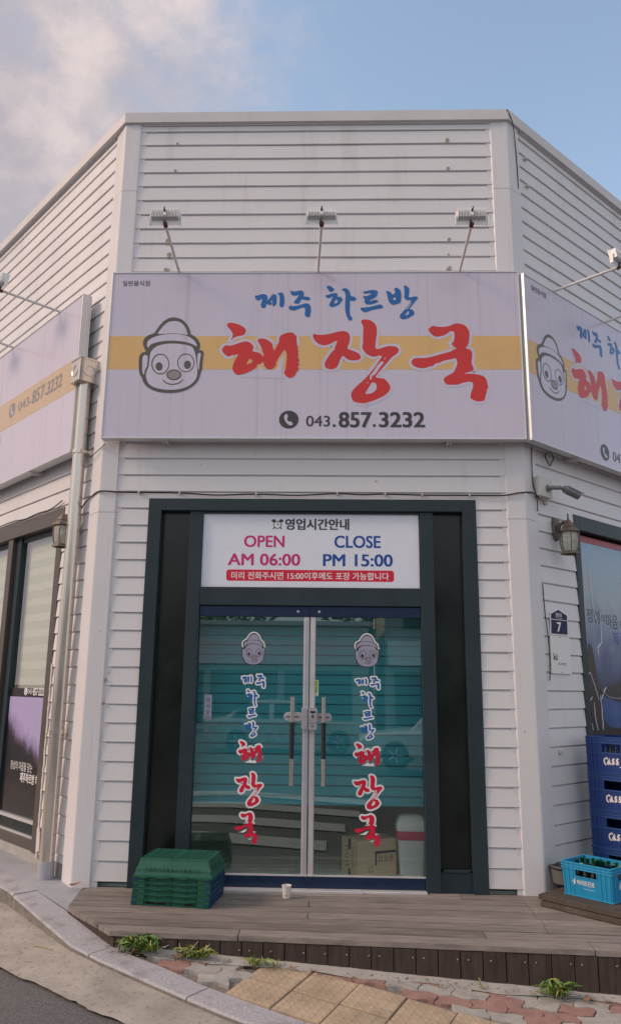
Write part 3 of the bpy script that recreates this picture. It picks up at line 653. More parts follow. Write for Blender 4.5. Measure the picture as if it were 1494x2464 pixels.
# ---- entrance frame: charcoal aluminium
mb = MB()
mb.box(PF, -.632, -.520, -.08, .030, -.004, 3.125); mb.box(PF, 2.060, 2.176, -.08, .030, -.004, 3.125)
mb.box(PF, -.520, 2.060, -.08, .030, 3.020, 3.125)
mb.box(PF, -.272, -.160, -.10, .006, -.004, 3.020); mb.box(PF, 1.697, 1.812, -.10, .006, -.004, 3.020)
mb.box(PF, -.160, 1.697, -.10, .004, 2.210, 2.362)
mb.box(PF, -.160, 1.697, -.06, .002, 3.000, 3.020)
mb.box(PF, 1.812, 2.060, -.10, -.012, -.004, .145); mb.box(PF, -.520, -.272, -.10, -.012, -.004, .145)
mb.box(PF, 1.83, 2.045, -.09, -.006, .145, .165); mb.box(PF, -.505, -.29, -.09, -.006, .145, .165)
mb.build('entrance_frame', m_frame, bld, bevel=.003)
mb = MB(); mb.box(PF, -.520, -.272, -.06, -.05, .165, 3.02); mb.build('side_panel', m_black, bld)
mb = MB(); mb.box(PF, 1.812, 2.060, -.06, -.05, .165, 3.02); mb.build('side_panel', m_black, bld)
mb = MB(); mb.box(PF, -.16, 1.70, -.05, .055, -.004, .012); mb.box(PF, .08, 1.2, .0, .075, -.003, .016); mb.build('door_sill', m_alu, bld, bevel=.003)

# ---- the two glass doors
def door(x0, x1, meet):
    d = bpy.data.objects.new('door', None); COL.objects.link(d); d.parent = bld
    mb = MB(); B0, B1 = -.055, -.012
    for z0_, z1_ in ((2.118, 2.204), (.016, .100)):
        mb = MB(); mb.box(PF, x0, x1, B0, B1, z0_, z1_); mb.build('rail', m_navy, d, bevel=.003)
    sx = (x1-.048, x1-.004) if meet == 'r' else (x0+.004, x0+.048)
    mb = MB(); mb.box(PF, sx[0], sx[1], -.05, -.018, .100, 2.118)
    mb.box(PF, sx[0]+(.004 if meet == 'r' else .022), sx[0]+(.020 if meet == 'r' else .040), -.05, -.012, .100, 2.1)
    mb.build('stile', m_strip, d, bevel=.002)
    mb = MB(); mb.box(PF, x0, x1, -.022, -.010, .100, .112); mb.build('glazing_bead', m_alu, d)
    mb = MB(); g0, g1 = (x0+.002, x1-.05) if meet == 'r' else (x0+.05, x1-.002)
    mb.box(PF, g0, g1, -.042, -.034, .100, 2.118); mb.build('glass', m_gdoor, d)
    hx = .637 if meet == 'r' else .892
    mb = MB(); y = .052
    mb.tube([PF(hx, y, .778), PF(hx, y, .982)], .0165, 14, 0); mb.tube([PF(hx, y, 1.268), PF(hx, y, 1.466)], .0165, 14, 0)
    mb.tube([PF(hx, y, .982), PF(hx, y, 1.268)], .0185, 14, 1)
    mb.tube([PF(hx, y, .973), PF(hx, y, .984)], .0198, 14, 0); mb.tube([PF(hx, y, 1.266), PF(hx, y, 1.279)], .0198, 14, 0)
    for z in (.90, 1.35): mb.tube([PF(hx, -.034, z), PF(hx, y, z)], .009, 10, 0)
    mb.build('handle', [m_chrome, m_grip], d, smooth=True)
    mb = MB()
    if meet == 'r':
        mb.prism(PF, rrect(.566, 1.272, .720, 1.340, .033, 6), -.034, -.018); mb.prism(PF, rrect(.712, 1.205, .760, 1.385, .020, 5), -.034, .012)
        mb.prism(PF, rrect(.588, 1.301, .690, 1.311, .004, 3), -.034, -.014, 1)
    else:
        mb.prism(PF, rrect(.820, 1.272, .957, 1.336, .031, 6), -.034, -.018); mb.prism(PF, rrect(.768, 1.205, .838, 1.381, .018, 5), -.034, .018)
        mb.prism(PF, rrect(.848, 1.299, .938, 1.308, .004, 3), -.034, -.014, 1); mb.box(PF, .768, .838, -.03, .019, 1.259, 1.262, 1)
        mb.prism(PF, disc(.803, 1.312, .009, .015, 14), .018, .0195, 1); mb.prism(PF, disc(.803, 1.236, .007, .007, 12), .018, .0195, 1)
        mb.prism(PF, rrect(.782, 1.338, .824, 1.354, .006, 3), .018, .0192, 2)
    mb.build('lock', [m_lock, m_dgrey, m_navyp], d, bevel=.004)
    mb = MB()
    px = .671 if meet == 'r' else .848
    mb.lathe(lambda a, b, c: PF(px+a, -.012+c, 2.160+b), 0, 0, [(.011, 0), (.011, .003), (.007, .004)], 14); mb.build('pivot_cap', m_chrome, d)
    return d
door_l = door(-.158, .7685, 'r'); door_r = door(.7715, 1.695, 'l')
# cut-vinyl lettering on the glass
DL = [(.193, 1.705, .408, 1.991), (.214, 1.569, .299, 1.632), (.331, 1.534, .404, 1.641), (.253, 1.385, .352, 1.518), (.267, 1.294, .338, 1.373), (.252, 1.141, .352, 1.264), (.199, .944, .393, 1.110), (.188, .606, .403, .865), (.190, .325, .375, .562)]
DR = [(1.133, 1.698, 1.357, 1.988), (1.152, 1.567, 1.247, 1.619), (1.274, 1.533, 1.349, 1.632), (1.196, 1.382, 1.302, 1.513), (1.213, 1.287, 1.293, 1.360), (1.195, 1.135, 1.305, 1.256), (1.141, .932, 1.349, 1.104), (1.136, .598, 1.366, .858), (1.143, .324, 1.345, .559)]
GL = ['je', 'ju', 'ha', 'reu', 'bang', 'hae', 'jang', 'guk']
OUTER = {'je': [0, 1], 'ju': [0, 1], 'ha': [0, 1, 3], 'reu': [0, 1], 'bang': [0, 2], 'hae': [0, 1], 'jang': [0, 1], 'guk': [0]}
def halo(mb, P, g, b, mi, off, dst=None):
    src = art_box(g)
    for n, i in enumerate(OUTER[g]): art(mb, P, g, b+n*.0001, mi, off, src, dst, sel=[i])
def emblem(mb, P, b, dst, mats, rim=None):
    """stone-guardian head: mats = indices dark, pale, grey; rim = (index, offset)"""
    src = art_box('head')
    kx = (dst[2]-dst[0])/(src[2]-src[0])
    if rim: art(mb, P, 'head', b, rim[0], rim[1], src, dst)
    art(mb, P, 'head', b+.0006, mats[0], 0, src, dst)
    art(mb, P, 'headlight', b+.0012, mats[1], .0 if not rim else .008*kx, src, dst, smooth=1)
    art(mb, P, 'headnose', b+.0018, mats[0], 0, src, dst, 0); 
    art(mb, P, 'headnose', b+.0022, mats[2], -.012*kx, src, dst, 0)
    for s_ in ([0, 1], [2, 3], [4], [5], [6]): art(mb, P, 'headmarks', b+.0024, mats[0], 0, src, dst, 0, sel=s_)
for d, bx in ((door_l, DL), (door_r, DR)):
    mb = MB(); b = -.0335
    emblem(mb, PF, b, (bx[0][0]+.009, bx[0][1]+.009, bx[0][2]-.009, bx[0][3]-.009), (3, 4, 5), (2, .010))
    for g, q in zip(GL, bx[1:]):
        halo(mb, PF, g, b, 2, .0105 if g in GL[:5] else .0135, q)
        art(mb, PF, g, b+.0008, 0 if g in GL[:5] else 1, 0, None, q)
    mb.build('lettering', [m_stkblue, m_stkred, m_stkwhite, m_dark, m_headpale, m_headgrey], d)
mb = MB(); mb.box(PF, -.091, -.030, -.034, -.033, 1.277, 1.473)
for k, s_ in enumerate('미시오'): text(mb, PF, s_, (-.073, 1.425-.048*k-.012, -.046, 1.425-.048*k+.022), -.0325, 1, .01)
text(mb, PF, 'PUSH', (-.083, 1.284, -.038, 1.300), -.0325, 1); mb.build('push_sticker', [m_headpale, m_dgrey], door_l)
mb = MB(); mb.box(PF, .801, .846, -.034, -.033, 1.473, 1.601); mb.box(PF, .805, .842, -.033, -.0326, 1.496, 1.597, 1)
for k, s_ in enumerate('당기시오'): text(mb, PF, s_, (.814, 1.574-.0245*k, .834, 1.593-.0245*k), -.0322, 2, .01)
text(mb, PF, 'PULL', (.808, 1.477, .840, 1.490), -.0322, 2); mb.build('pull_sticker', [m_stkwhite, m_lime, m_dgrey], door_r)

# ---- left window
win = bpy.data.objects.new('window', None); COL.objects.link(win); win.parent = bld
mb = MB()
mb.box(PL, .733, .842, -.10, .026, .126, 3.170); mb.box(PL, .842, 4.6, -.10, .026, 3.020, 3.170); mb.box(PL, 1.93, 2.05, -.10, .012, .22, 3.020); mb.box(PL, 4.5, 4.6, -.10, .026, .126, 3.02)
mb.box(PL, .842, 1.93, -.10, .004, .126, .205); mb.box(PL, 2.05, 4.5, -.10, .004, .126, .205)
mb.build('frame', m_brown, win, bevel=.003)
mb = MB(); mb.box(PL, 1.812, 1.93, -.12, -.03, .205, 3.02); mb.box(PL, .842, 1.93, -.12, -.05, 2.965, 3.02); mb.box(PL, 2.05, 4.5, -.12, -.05, 2.965, 3.02)
mb.build('sash', m_frame, win, bevel=.002)
mb = MB(); mb.box(PL, .842, 1.812, -.072, -.064, 1.40, 2.97); mb.build('pane', m_gwin, win)
mb = MB(); mb.box(PL, 2.05, 4.5, -.072, -.064, .2, 2.97); mb.build('pane', m_gwin, win)
def gradmat(name, stops, axis=2, noise=(2.0, .5), extra=0.0, rough=.18):
    m = bpy.data.materials.new(name); m.use_nodes = True; nt = m.node_tree; nd = nt.nodes; lk = nt.links
    b = nd['Principled BSDF']; b.inputs['Roughness'].default_value = rough
    tcn = nd.new('ShaderNodeTexCoord'); s_ = nd.new('ShaderNodeSeparateXYZ'); lk.new(tcn.outputs['Generated'], s_.inputs[0])
    n = nd.new('ShaderNodeTexNoise'); n.inputs['Scale'].default_value = noise[0]; n.inputs['Detail'].default_value = 5; n.inputs['Distortion'].default_value = 1.2
    mp = nd.new('ShaderNodeMapping'); mp.inputs['Scale'].default_value = (1.8, 1.8, .7); lk.new(tcn.outputs['Object'], mp.inputs[0]); lk.new(mp.outputs[0], n.inputs['Vector'])
    ma = nd.new('ShaderNodeMath'); ma.operation = 'MULTIPLY_ADD'; lk.new(n.outputs[0], ma.inputs[0]); ma.inputs[1].default_value = noise[1]
    sb = nd.new('ShaderNodeMath'); sb.operation = 'SUBTRACT'; ex = nd.new('ShaderNodeMath'); ex.operation = 'MULTIPLY_ADD'; lk.new(s_.outputs[0], ex.inputs[0]); ex.inputs[1].default_value = extra; lk.new(s_.outputs[axis], ex.inputs[2]); lk.new(ex.outputs[0], sb.inputs[0]); sb.inputs[1].default_value = noise[1]*.5; lk.new(sb.outputs[0], ma.inputs[2])
    cr = nd.new('ShaderNodeValToRGB'); e = cr.color_ramp.elements
    while len(e) < len(stops): e.new(.5)
    for k, (p, c) in enumerate(stops): e[k].position = p; e[k].color = (*c, 1)
    lk.new(ma.outputs[0], cr.inputs[0]); lk.new(cr.outputs[0], b.inputs['Base Color'])
    return m
m_steam = gradmat('steam_print', [(0, (.012, .012, .016)), (.46, (.02, .018, .024)), (.56, (.10, .07, .12)), (.66, (.30, .24, .46)), (.85, (.46, .40, .66)), (1, (.44, .38, .64))], 2, (2.6, .55), .55, .3)
m_film = mat('black_film', (.020, .018, .02), .22, var=.2)
mb = MB(); mb.box(PL, .842, 1.812, -.075, -.058, .345, 1.50, 0); mb.build('poster_film', [m_film], win)
mb = MB(); mb.box(PL, .905, 1.80, -.058, -.0565, .80, 1.418); mb.build('poster_print', m_steam, win)
mb = MB()
def tl(s, bx, mi, bold=0.0): text(mb, PLr, s, bx, -.0561, mi, bold)
tl('043', (-1.385, 1.447, -1.285, 1.495), 0); tl('·857·3232', (-1.275, 1.435, -1.02, 1.505), 0, .03)
mb.prism(PLr, disc(-1.435, 1.47, .036, .036), -.058, -.0566, 0)
art(mb, PLr, 'handset', -.0562, 1, 0, None, (-1.453, 1.449, -1.417, 1.491))
tl('정성의 마음을 담는', (-1.635, .745, -1.135, .825), 0); tl('제주하르방 해장국', (-1.39, .645, -.86, .735), 0, .03)
for k in range(3): mb.prism(PLr, disc(-1.01+.065*k, .775, .007, .007, 8), -.058, -.0561, 0)
mb.build('poster_lettering', [m_stkwhite, m_film], win)
mb = MB(); mb.box(PL, .85, 1.86, -.06, -.02, .325, .352); mb.box(PL, .85, 1.86, -.06, -.025, .205, .222); mb.build('sill', m_alu, win, bevel=.002)
mb = MB(); mb.box(PL, .842, 1.86, -.09, -.05, .222, .325); mb.build('lower_panel', m_black, win)
mb = MB()
for k in range(26):
    z = 3.0-.0775*k
    mb.box(PL, .85, 1.80, -.125, -.122, z-.0765, z, k % 2)
    mb.box(PL, 2.06, 4.4, -.125, -.122, z-.0765, z, k % 2)
mb.build('blind', [m_sageA, m_sageB], win)
mb = MB()                                                  # curling edge tape between the frame and the downpipe
pts = []
for k in range(36):
    z = .1+1.62*k/35; pts.append((.728+random.uniform(-.006, .004)-.05*max(0, .35-z)*0, z))
for (a, z), (a2, z2) in zip(pts[:-1], pts[1:]):
    mb.box(PL, a-.014-random.uniform(0, .012), a, .024, .030, z, z2-.001)
mb.prism(PL, [(.66, .16), (.72, .14), (.73, .33), (.70, .36), (.67, .30)], .026, .034)
mb.build('edge_tape', m_caulk, win)

# ---- right window with its printed film
win = bpy.data.objects.new('window', None); COL.objects.link(win); win.parent = bld
mb = MB(); mb.box(PR, .756, .846, -.10, .026, .02, 3.122); mb.box(PR, .846, 3.4, -.10, .026, 2.985, 3.122); mb.box(PR, 3.3, 3.4, -.1, .026, .02, 2.985); mb.box(PR, .846, 3.3, -.1, .02, .02, .14)
mb.build('frame', m_frame, win, bevel=.003)
m_kettle = gradmat('kettle_print', [(0, (.02, .02, .024)), (.34, (.028, .026, .028)), (.54, (.04, .04, .05)), (.62, (.07, .11, .26)), (.71, (.24, .32, .46)), (.82, (.38, .46, .53)), (1, (.30, .47, .66))], 2, (1.6, .26), rough=.22)
m_redb = mat('red_border', (.42, .03, .06), .2, var=.05)
mb = MB(); mb.box(PR, .846, 3.3, -.06, -.05, .14, 2.905); mb.build('poster_film', m_kettle, win)
mb = MB(); mb.box(PR, .846, 3.3, -.058, -.046, 2.905, 2.965); mb.build('poster_border', m_redb, win)
mb = MB()
m_blur = mat('print_brown', (.035, .028, .028), .3, var=.3, vs=5); m_pblue = mat('print_blue', (.05, .11, .32), .2, var=.3, vs=4); m_prim = mat('print_rim', (.30, .27, .27), .2, var=.2)
mb.prism(PR, chaikin([(.94, 1.45), (.97, 1.85), (1.02, 1.98), (1.08, 1.90), (1.12, 1.6), (1.10, 1.35), (1.0, 1.3)], 2), -.05, -.0485, 0)
mb.prism(PR, chaikin([(1.22, 1.20), (1.16, 1.4), (1.2, 1.52), (1.5, 1.42), (1.9, 1.44), (1.9, 1.22)], 2), -.05, -.0488, 1)
rim = [PR(1.17+.3*(1-math.cos(an)), -.046, 1.56-.09*math.sin(an)) for an in [math.pi*k/16*.95 for k in range(17)]]
mb.tube(rim, .007, 6, 2); mb.build('poster_kettle', [m_blur, m_pblue, m_prim], win)
mb = MB(); tz = .045
text(mb, PR, '정성', (1.005, 2.155, 1.235, 2.285), -.0494, 0); text(mb, PR, '의', (1.255, 2.17, 1.325, 2.245), -.0494, 0)
text(mb, PR, '마음', (1.35, 2.12, 1.57, 2.255), -.0494, 0); text(mb, PR, '을 담는', (1.60, 2.13, 1.9, 2.21), -.0494, 0)
text(mb, PR, '제주하르방 해장국', (1.455, 1.965, 2.5, 2.095), -.0494, 1)
mb.build('poster_lettering', [m_dgrey, m_cblue], win)
mb = MB()                                                  # puckered, torn film
for pts in ([(.90, 2.72), (.955, 2.6), (.975, 2.3), (.965, 2.05), (.99, 1.95)], [(1.08, 2.7), (1.12, 2.3), (1.2, 2.1)], [(1.25, 2.25), (1.235, 1.98), (1.16, 1.93), (1.17, 1.84)], [(.90, 1.66), (.93, 1.45), (.95, 1.3), (1.0, 1.17)],
            [(.905, 1.66), (1.0, 1.70), (1.045, 1.62), (1.08, 1.55), (1.13, 1.44)], [(1.03, 1.44), (1.035, 1.3), (1.07, 1.17)], [(1.15, 1.5), (1.16, 1.3), (1.165, 1.17)], [(1.16, 1.46), (1.28, 1.6)], [(.88, 1.43), (.93, 1.43), (1.03, 1.5)]):
    P3 = []
    for i in range(len(pts)-1):
        for k in range(5):
            u = k/5; P3.append(PR(pts[i][0]+(pts[i+1][0]-pts[i][0])*u+random.uniform(-.004, .004), -.049, pts[i][1]+(pts[i+1][1]-pts[i][1])*u))
    mb.tube(P3, [.0035+.003*math.sin(3.1*i/len(P3)) for i in range(len(P3))], 5)
mb.build('film_creases', mat('crease_film', (.75, .76, .80), .25, var=.1), win, smooth=True)

# ================================================================== DECKS
dk = thing('wooden_deck', 'grey weathered timber deck at the foot of the double doors', 'deck', (1.0, -.6, 0))
mb = MB(); nb = 8
def dline(t_, x):          # board lines fan from the wall to the slanted front edge
    return .0+t_*(deckfront(x)+.0)
XJ = [1.95, 2.40, .80, 2.39, .80, 2.38, 1.95, .37]
xl_at = lambda y: (-.98+(-.912+.98)*(-y/.575)) if y > -.575 else -.912+(-y-.575)/(-(-1.10)-.575)*(.912-.44)
for k in range(nb):
    t0, t1 = k/nb, (k+1)/nb
    segs = sorted([-2, XJ[k], XJ[k]+2.2 if k % 2 else XJ[k]+1.6, 4.4])
    for s0, s1 in zip(segs[:-1], segs[1:]):
        poly = []
        g = .0075
        def P0(x, t_, e): y = dline(t_, x)+e; return (x, y)
        ya, yb = dline(t0, -.8)-g, dline(t1, -.8)+g
        xa0, xa1 = max(s0+g*.4, xl_at(ya)), max(s0+g*.4, xl_at(yb))
        if s1-g < xa0: continue
        nseg = 6; top = [(xa0+(s1-g*.4-xa0)*i/nseg) for i in range(nseg+1)]; bot = [(xa1+(s1-g*.4-xa1)*i/nseg) for i in range(nseg+1)]
        w = [random.uniform(-.0012, .0012) for _ in range(nseg+1)]
        poly = [(x, dline(t0, x)-g+w[i]) for i, x in enumerate(top)]+[(x, dline(t1, x)+g+w[i]) for i, x in reversed(list(enumerate(bot)))]
        dz = random.uniform(-.0022, .0012)
        mb.slab(W, poly, -.034+dz, dz, random.randrange(4))
mb.build('deck_boards', DECKM, dk, bevel=.002)
mb = MB()                                       # black slab stands in for shade under the gaps, then the upright fascia boards
mb.slab(W, [(-.93, .02), (-.88, -.57), (-.42, -1.06), (4.4, deckfront(4.4)+.06), (4.4, .02)], -.5, -.05); mb.build('gap_shade_slab', m_black, dk)
mb = MB(); x = -.425
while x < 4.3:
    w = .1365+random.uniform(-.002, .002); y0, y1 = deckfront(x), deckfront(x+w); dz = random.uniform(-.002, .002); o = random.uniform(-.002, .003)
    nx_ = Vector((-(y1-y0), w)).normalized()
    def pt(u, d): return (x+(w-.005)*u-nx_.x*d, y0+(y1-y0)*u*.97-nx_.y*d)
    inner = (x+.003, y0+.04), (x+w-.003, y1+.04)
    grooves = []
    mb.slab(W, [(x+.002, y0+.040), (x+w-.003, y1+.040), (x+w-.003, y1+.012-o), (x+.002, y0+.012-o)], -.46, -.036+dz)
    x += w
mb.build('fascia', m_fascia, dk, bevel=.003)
mb = MB()                                       # left end: one broad board below, trim above
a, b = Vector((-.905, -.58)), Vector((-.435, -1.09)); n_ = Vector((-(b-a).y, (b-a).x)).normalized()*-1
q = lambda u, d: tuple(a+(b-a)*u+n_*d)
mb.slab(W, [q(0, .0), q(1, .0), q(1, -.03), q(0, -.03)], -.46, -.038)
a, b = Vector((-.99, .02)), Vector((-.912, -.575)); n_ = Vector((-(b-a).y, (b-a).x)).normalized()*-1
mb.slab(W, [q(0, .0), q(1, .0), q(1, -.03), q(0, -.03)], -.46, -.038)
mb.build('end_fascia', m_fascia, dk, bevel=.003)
mb = MB()
for i in range(34):
    xx = -.40+.068*2*i+random.choice((.03, .10)); yy = deckfront(xx)
    mb.lathe(lambda a, b, c, xx=xx, yy=yy: W(xx+a, yy+.011-c, -.085+random.choice((0, .02, -.012))*0+b), 0, 0, [(.005, 0), (.005, .004), (.002, .005)], 8)
mb.build('screw_heads', m_chrome, dk)
sdk = thing('raised_platform', 'low brown timber step along the side wall, carrying the cyan and dark blue bottle crates', 'platform', PR(1.2, .7, 0))
mb = MB()
for c0, c1, e in ((.003, .038, 0), (.042, .078, .012)):
    a = -.285+e
    while a < 3.1: mb.box(PR, a, a+.136, .165-e*2, 1.5, c0, c1); a += .142
m_step = mat('dark_boards', (.085, .067, .058), .7, var=.25, vs=6, stretch=(4, 4, 6), bump=.4, bs=30, dirt=(.17, .145, .13), ds=4, dlo=.5, dhi=.75, damt=.5, spec=.25)
mb.build('step_boards', m_step, sdk, bevel=.003)

# ================================================================== SIGNS
def signbox(name, label, P, a0, a1, z0, z1, b0, b1, loc):
    t = thing(name, label, 'sign', loc, 'lightbox signs round the corner of the restaurant')
    mb = MB(); e = .012
    mb.box(P, a0+e, a1-e, b0, b1-.006, z0+e, z1-e); mb.build('sign_face', m_sign, t)
    mb = MB()
    for q in ((a0, a1, z0, z0+e), (a0, a1, z1-e, z1), (a0, a0+e, z0+e, z1-e), (a1-e, a1, z0+e, z1-e)): mb.box(P, q[0], q[1], b0-.004, b1, q[2], q[3])
    mb.box(P, a0, a1, b0-.02, b0-.004, z0, z1)
    mb.build('sign_frame', m_alu, t, bevel=.002)
    return t
def brackets(t, P, ss, z, b0, b1):
    for s in ss:
        mb = MB(); mb.box(P, s-.02, s+.02, .0, b1, z-.006, z-.001); mb.box(P, s-.02, s-.015, .0, b1-.03, z-.03, z-.006); mb.box(P, s+.015, s+.02, .0, b1-.03, z-.03, z-.006)
        mb.build('bracket', m_cope, t)
def phone(mb, P, a0, z0, k, mi, b):               # icon then number, a0 = left of the icon
    ps = disc(a0+.0845*k, z0+.072*k, .0845*k, .0845*k, 30); mb.add([P(x, b, z) for x, z in ps], [tuple(range(30))], mi)
def FS(a, b, c): return PF(a-1.05, b, c+3.625)    # sign-local artwork frame
t = signbox('shop_sign', 'wide lilac lightbox sign over the doors, the one facing the viewer squarely', PF, -1.052, 2.603, 3.622, 5.203, .112, .172, PF(.77, .1, 3.62))
brackets(t, PF, (-.5, 1.954), 3.622, 0, .16)
FB = .1664
mb = MB(); mb.add([FS(x, FB+.0004, z) for x, z in ((.012, .636), (3.641, .636), (3.641, .952), (.012, .952))], [(0, 1, 2, 3)]); mb.build('yellow_band', m_band, t)
mb = MB()
for g in ('hae', 'jang', 'guk'): halo(mb, FS, g, FB+.001, 0, .024)
mb.build('lettering_outline', m_sign, t)
mb = MB()
for g in ('hae', 'jang', 'guk'): art(mb, FS, g, FB+.0016)
mb.build('red_lettering', m_red, t)
mb = MB()
for g in ('je', 'ju', 'ha', 'reu', 'bang'): art(mb, FS, g, FB+.0016)
mb.build('blue_lettering', m_blue, t)
mb = MB(); emblem(mb, FS, FB+.0012, art_box('head'), (0, 1, 2)); mb.build('emblem', [m_headdark, m_sign, m_headgrey], t)
mb = MB()
ps = disc(1.6225, .172, .0845, .082, 32); mb.add([FS(x, FB+.001, z) for x, z in ps], [tuple(range(32))], 0)
art(mb, FS, 'handset', FB+.0016, 1)
text(mb, FS, '043', (1.771, .110, 1.978, .208), FB+.001, 0, .012); mb.add([FS(x, FB+.001, z) for x, z in disc(2.014, .118, .014, .014, 14)], [tuple(range(14))], 0)
text(mb, FS, '857', (2.052, .101, 2.337, .243), FB+.001, 0, .028); mb.add([FS(x, FB+.001, z) for x, z in disc(2.358, .120, .014, .014, 14)], [tuple(range(14))], 0)
text(mb, FS, '3232', (2.398, .103, 2.793, .243), FB+.001, 0, .028)
text(mb, FS, '일반음식점', (.095, 1.442, .341, 1.495), FB+.001, 0, .004)
mb.build('dark_lettering', [m_dark, m_sign], t)

# sign along the right wall
t = signbox('shop_sign', 'lilac lightbox sign on the right-hand wall with head emblem and cropped red brush lettering', PR, -.082, 3.6, 3.618, 5.180, .112, .172, PR(1.5, .1, 3.62))
brackets(t, PR, (.686, 2.4), 3.618, 0, .16)
RS = lambda a, b, c: PR(a, b, c+3.625)
mb = MB(); mb.add([RS(x, FB+.0004, z) for x, z in ((-.07, .613), (3.588, .613), (3.588, .926), (-.07, .926))], [(0, 1, 2, 3)]); mb.build('yellow_band', m_band, t)
k = .95; ref = (1.017, .552)
dd = {g: shift(g, .632-1.017, .566-.552, k, ref) for g in ('hae', 'jang', 'guk')}
mb = MB()
for g in dd: halo(mb, RS, g, FB+.001, 0, .024, dd[g])
mb.build('lettering_outline', m_sign, t)
mb = MB()
for g in dd: art(mb, RS, g, FB+.0016, 0, 0, None, dd[g])
mb.build('red_lettering', m_red, t)
mb = MB()
for g in ('je', 'ju', 'ha', 'reu', 'bang'): art(mb, RS, g, FB+.0016, 0, 0, None, shift(g, .783-1.298, -.012, .92, (1.298, 1.335)))
mb.build('blue_lettering', m_blue, t)
mb = MB(); emblem(mb, RS, FB+.0012, (.045, .451, .547, 1.079), (0, 1, 2)); mb.build('emblem', [m_headdark, m_sign, m_headgrey], t)
mb = MB(); mb.add([RS(x, FB+.001, z) for x, z in disc(1.152, .138, .0825, .082, 30)], [tuple(range(30))], 0)
art(mb, RS, 'handset', FB+.0016, 1, 0, None, (1.112, .088, 1.195, .190))
text(mb, RS, '043', (1.30, .085, 1.507, .183), FB+.001, 0, .012); text(mb, RS, '857', (1.58, .075, 1.865, .217), FB+.001, 0, .028)
text(mb, RS, '일반음식점', (.035, 1.43, .273, 1.485), FB+.001, 0, .004)
mb.build('dark_lettering', [m_dark, m_sign], t)

# sign along the left wall
t = signbox('shop_sign', 'lilac lightbox sign on the left-hand wall with phone number on its yellow band', PLr, -5.2, -.385, 3.600, 5.172, .096, .172, PL(2, .12, 3.6))
brackets(t, PL, (1.30, 3.2), 3.60, 0, .16)
LS = lambda a, b, c: PL(-a, b, c+3.625)
mb = MB(); mb.add([LS(x, FB+.0004, z) for x, z in ((-5.18, .602), (-.397, .590), (-.397, .906), (-5.18, .93))], [(0, 1, 2, 3)]); mb.build('yellow_band', m_sheen_band, t)
mb = MB(); mb.add([LS(x, FB+.001, z) for x, z in disc(-1.912, .772, .083, .083, 30)], [tuple(range(30))], 0)
art(mb, LS, 'handset', FB+.0016, 1, 0, None, (-1.952, .722, -1.872, .824))
text(mb, LS, '043', (-1.742, .712, -1.47, .812), FB+.001, 0, .012); text(mb, LS, '·', (-1.45, .72, -1.42, .75), FB+.001, 0, .02)
text(mb, LS, '857', (-1.40, .700, -1.098, .846), FB+.001, 0, .028); text(mb, LS, '·', (-1.085, .715, -1.055, .745), FB+.001, 0, .02); text(mb, LS, '3232', (-1.045, .698, -.70, .842), FB+.001, 0, .028)
mb.build('dark_lettering', [m_sheen_dark, m_sign], t)
dd = {g: shift(g, -4.66-1.017+.19, 0, .98, (1.017, .552)) for g in ('hae', 'jang', 'guk')}
mb = MB()
for g in dd: halo(mb, LS, g, FB+.001, 0, .024, dd[g])
mb.build('lettering_outline', m_sign, t)
mb = MB()
for g in dd: art(mb, LS, g, FB+.0016, 0, 0, None, dd[g])
mb.build('red_lettering', m_red, t)

# ---- sign floodlights on arms
def flood(P, s, zb, b0, reach, rise, lean, label, grp='floodlights reaching out over the signs'):
    t = thing('sign_floodlight', label, 'floodlight', P(s, b0, zb), grp)
    tip = P(s+lean, b0+reach, zb+rise)
    mb = MB(); mb.tube([P(s, b0-.03, zb-.006), P(s, b0-.02, zb+.004), tip], .0125, 10); mb.build('arm', m_arm, t, smooth=True)
    Q = lambda a, b, c: P(s+lean+a, b0+reach+b, zb+rise+c)
    mb = MB(); mb.tube([Q(0, -.02, -.006), Q(0, .012, .006)], .019, 10, 0); mb.tube([Q(0, .005, .0), Q(-.012, .012, .035)], .006, 6, 1)
    mb.build('hinge', [m_rust, m_cable], t, smooth=True)
    # U bracket
    mb = MB(); w = .128
    mb.box(Q, -w, w, -.002, .002, -.004, .034); mb.box(Q, -w-.003, -w, -.016, .016, -.004, .095); mb.box(Q, w, w+.003, -.016, .016, -.004, .095)
    mb.build('bracket', m_lampw, t, bevel=.001)
    tl_ = R(-80)
    def H_(a, b, c): cb, sb = math.cos(tl_), math.sin(tl_); return Q(a, b*cb-c*sb, .090+b*sb+c*cb)
    mb = MB(); mb.box(H_, -.118, .118, -.045, .055, -.020, -.006); mb.box(H_, -.124, .124, -.052, .062, -.026, -.018)
    for i in range(19):
        a = -.112+.0124*i; mb.box(H_, a-.0022, a+.0022, -.040, .052, -.006, .040)
    mb.box(H_, -.013, .013, -.03, .04, -.006, .046)
    mb.build('housing', m_lampw, t)
    mb = MB(); mb.box(H_, -.108, .108, -.040, .050, -.029, -.0262); mb.build('lens', m_white, t)
    mb = MB(); mb.tube([H_(0, .0, .046), H_(0, .0, .066)], .009, 8); mb.tube([H_(0, 0, .066), H_(.004, -.01, .085)], .005, 6); mb.build('cable_gland', m_cable, t)
    return t
flood(PF, -.449, 5.203, .17, .56, .118, -.012, 'sign floodlight over the doors nearest the left corner, over the head emblem')
flood(PF, .810, 5.203, .17, .56, .118, .040, 'sign floodlight at the middle of the sign over the doors')
flood(PF, 2.081, 5.203, .17, .56, .105, .012, 'sign floodlight over the doors nearest the right corner, above the last red letter')
flood(PR, .415, 5.180, .17, .52, .118, .24, 'sign floodlight on the right-hand wall whose head just enters the picture')
flood(PR, 1.357, 5.180, .17, .52, .118, .2, 'floodlight arm on the right-hand wall, bare arm above the blue letters')
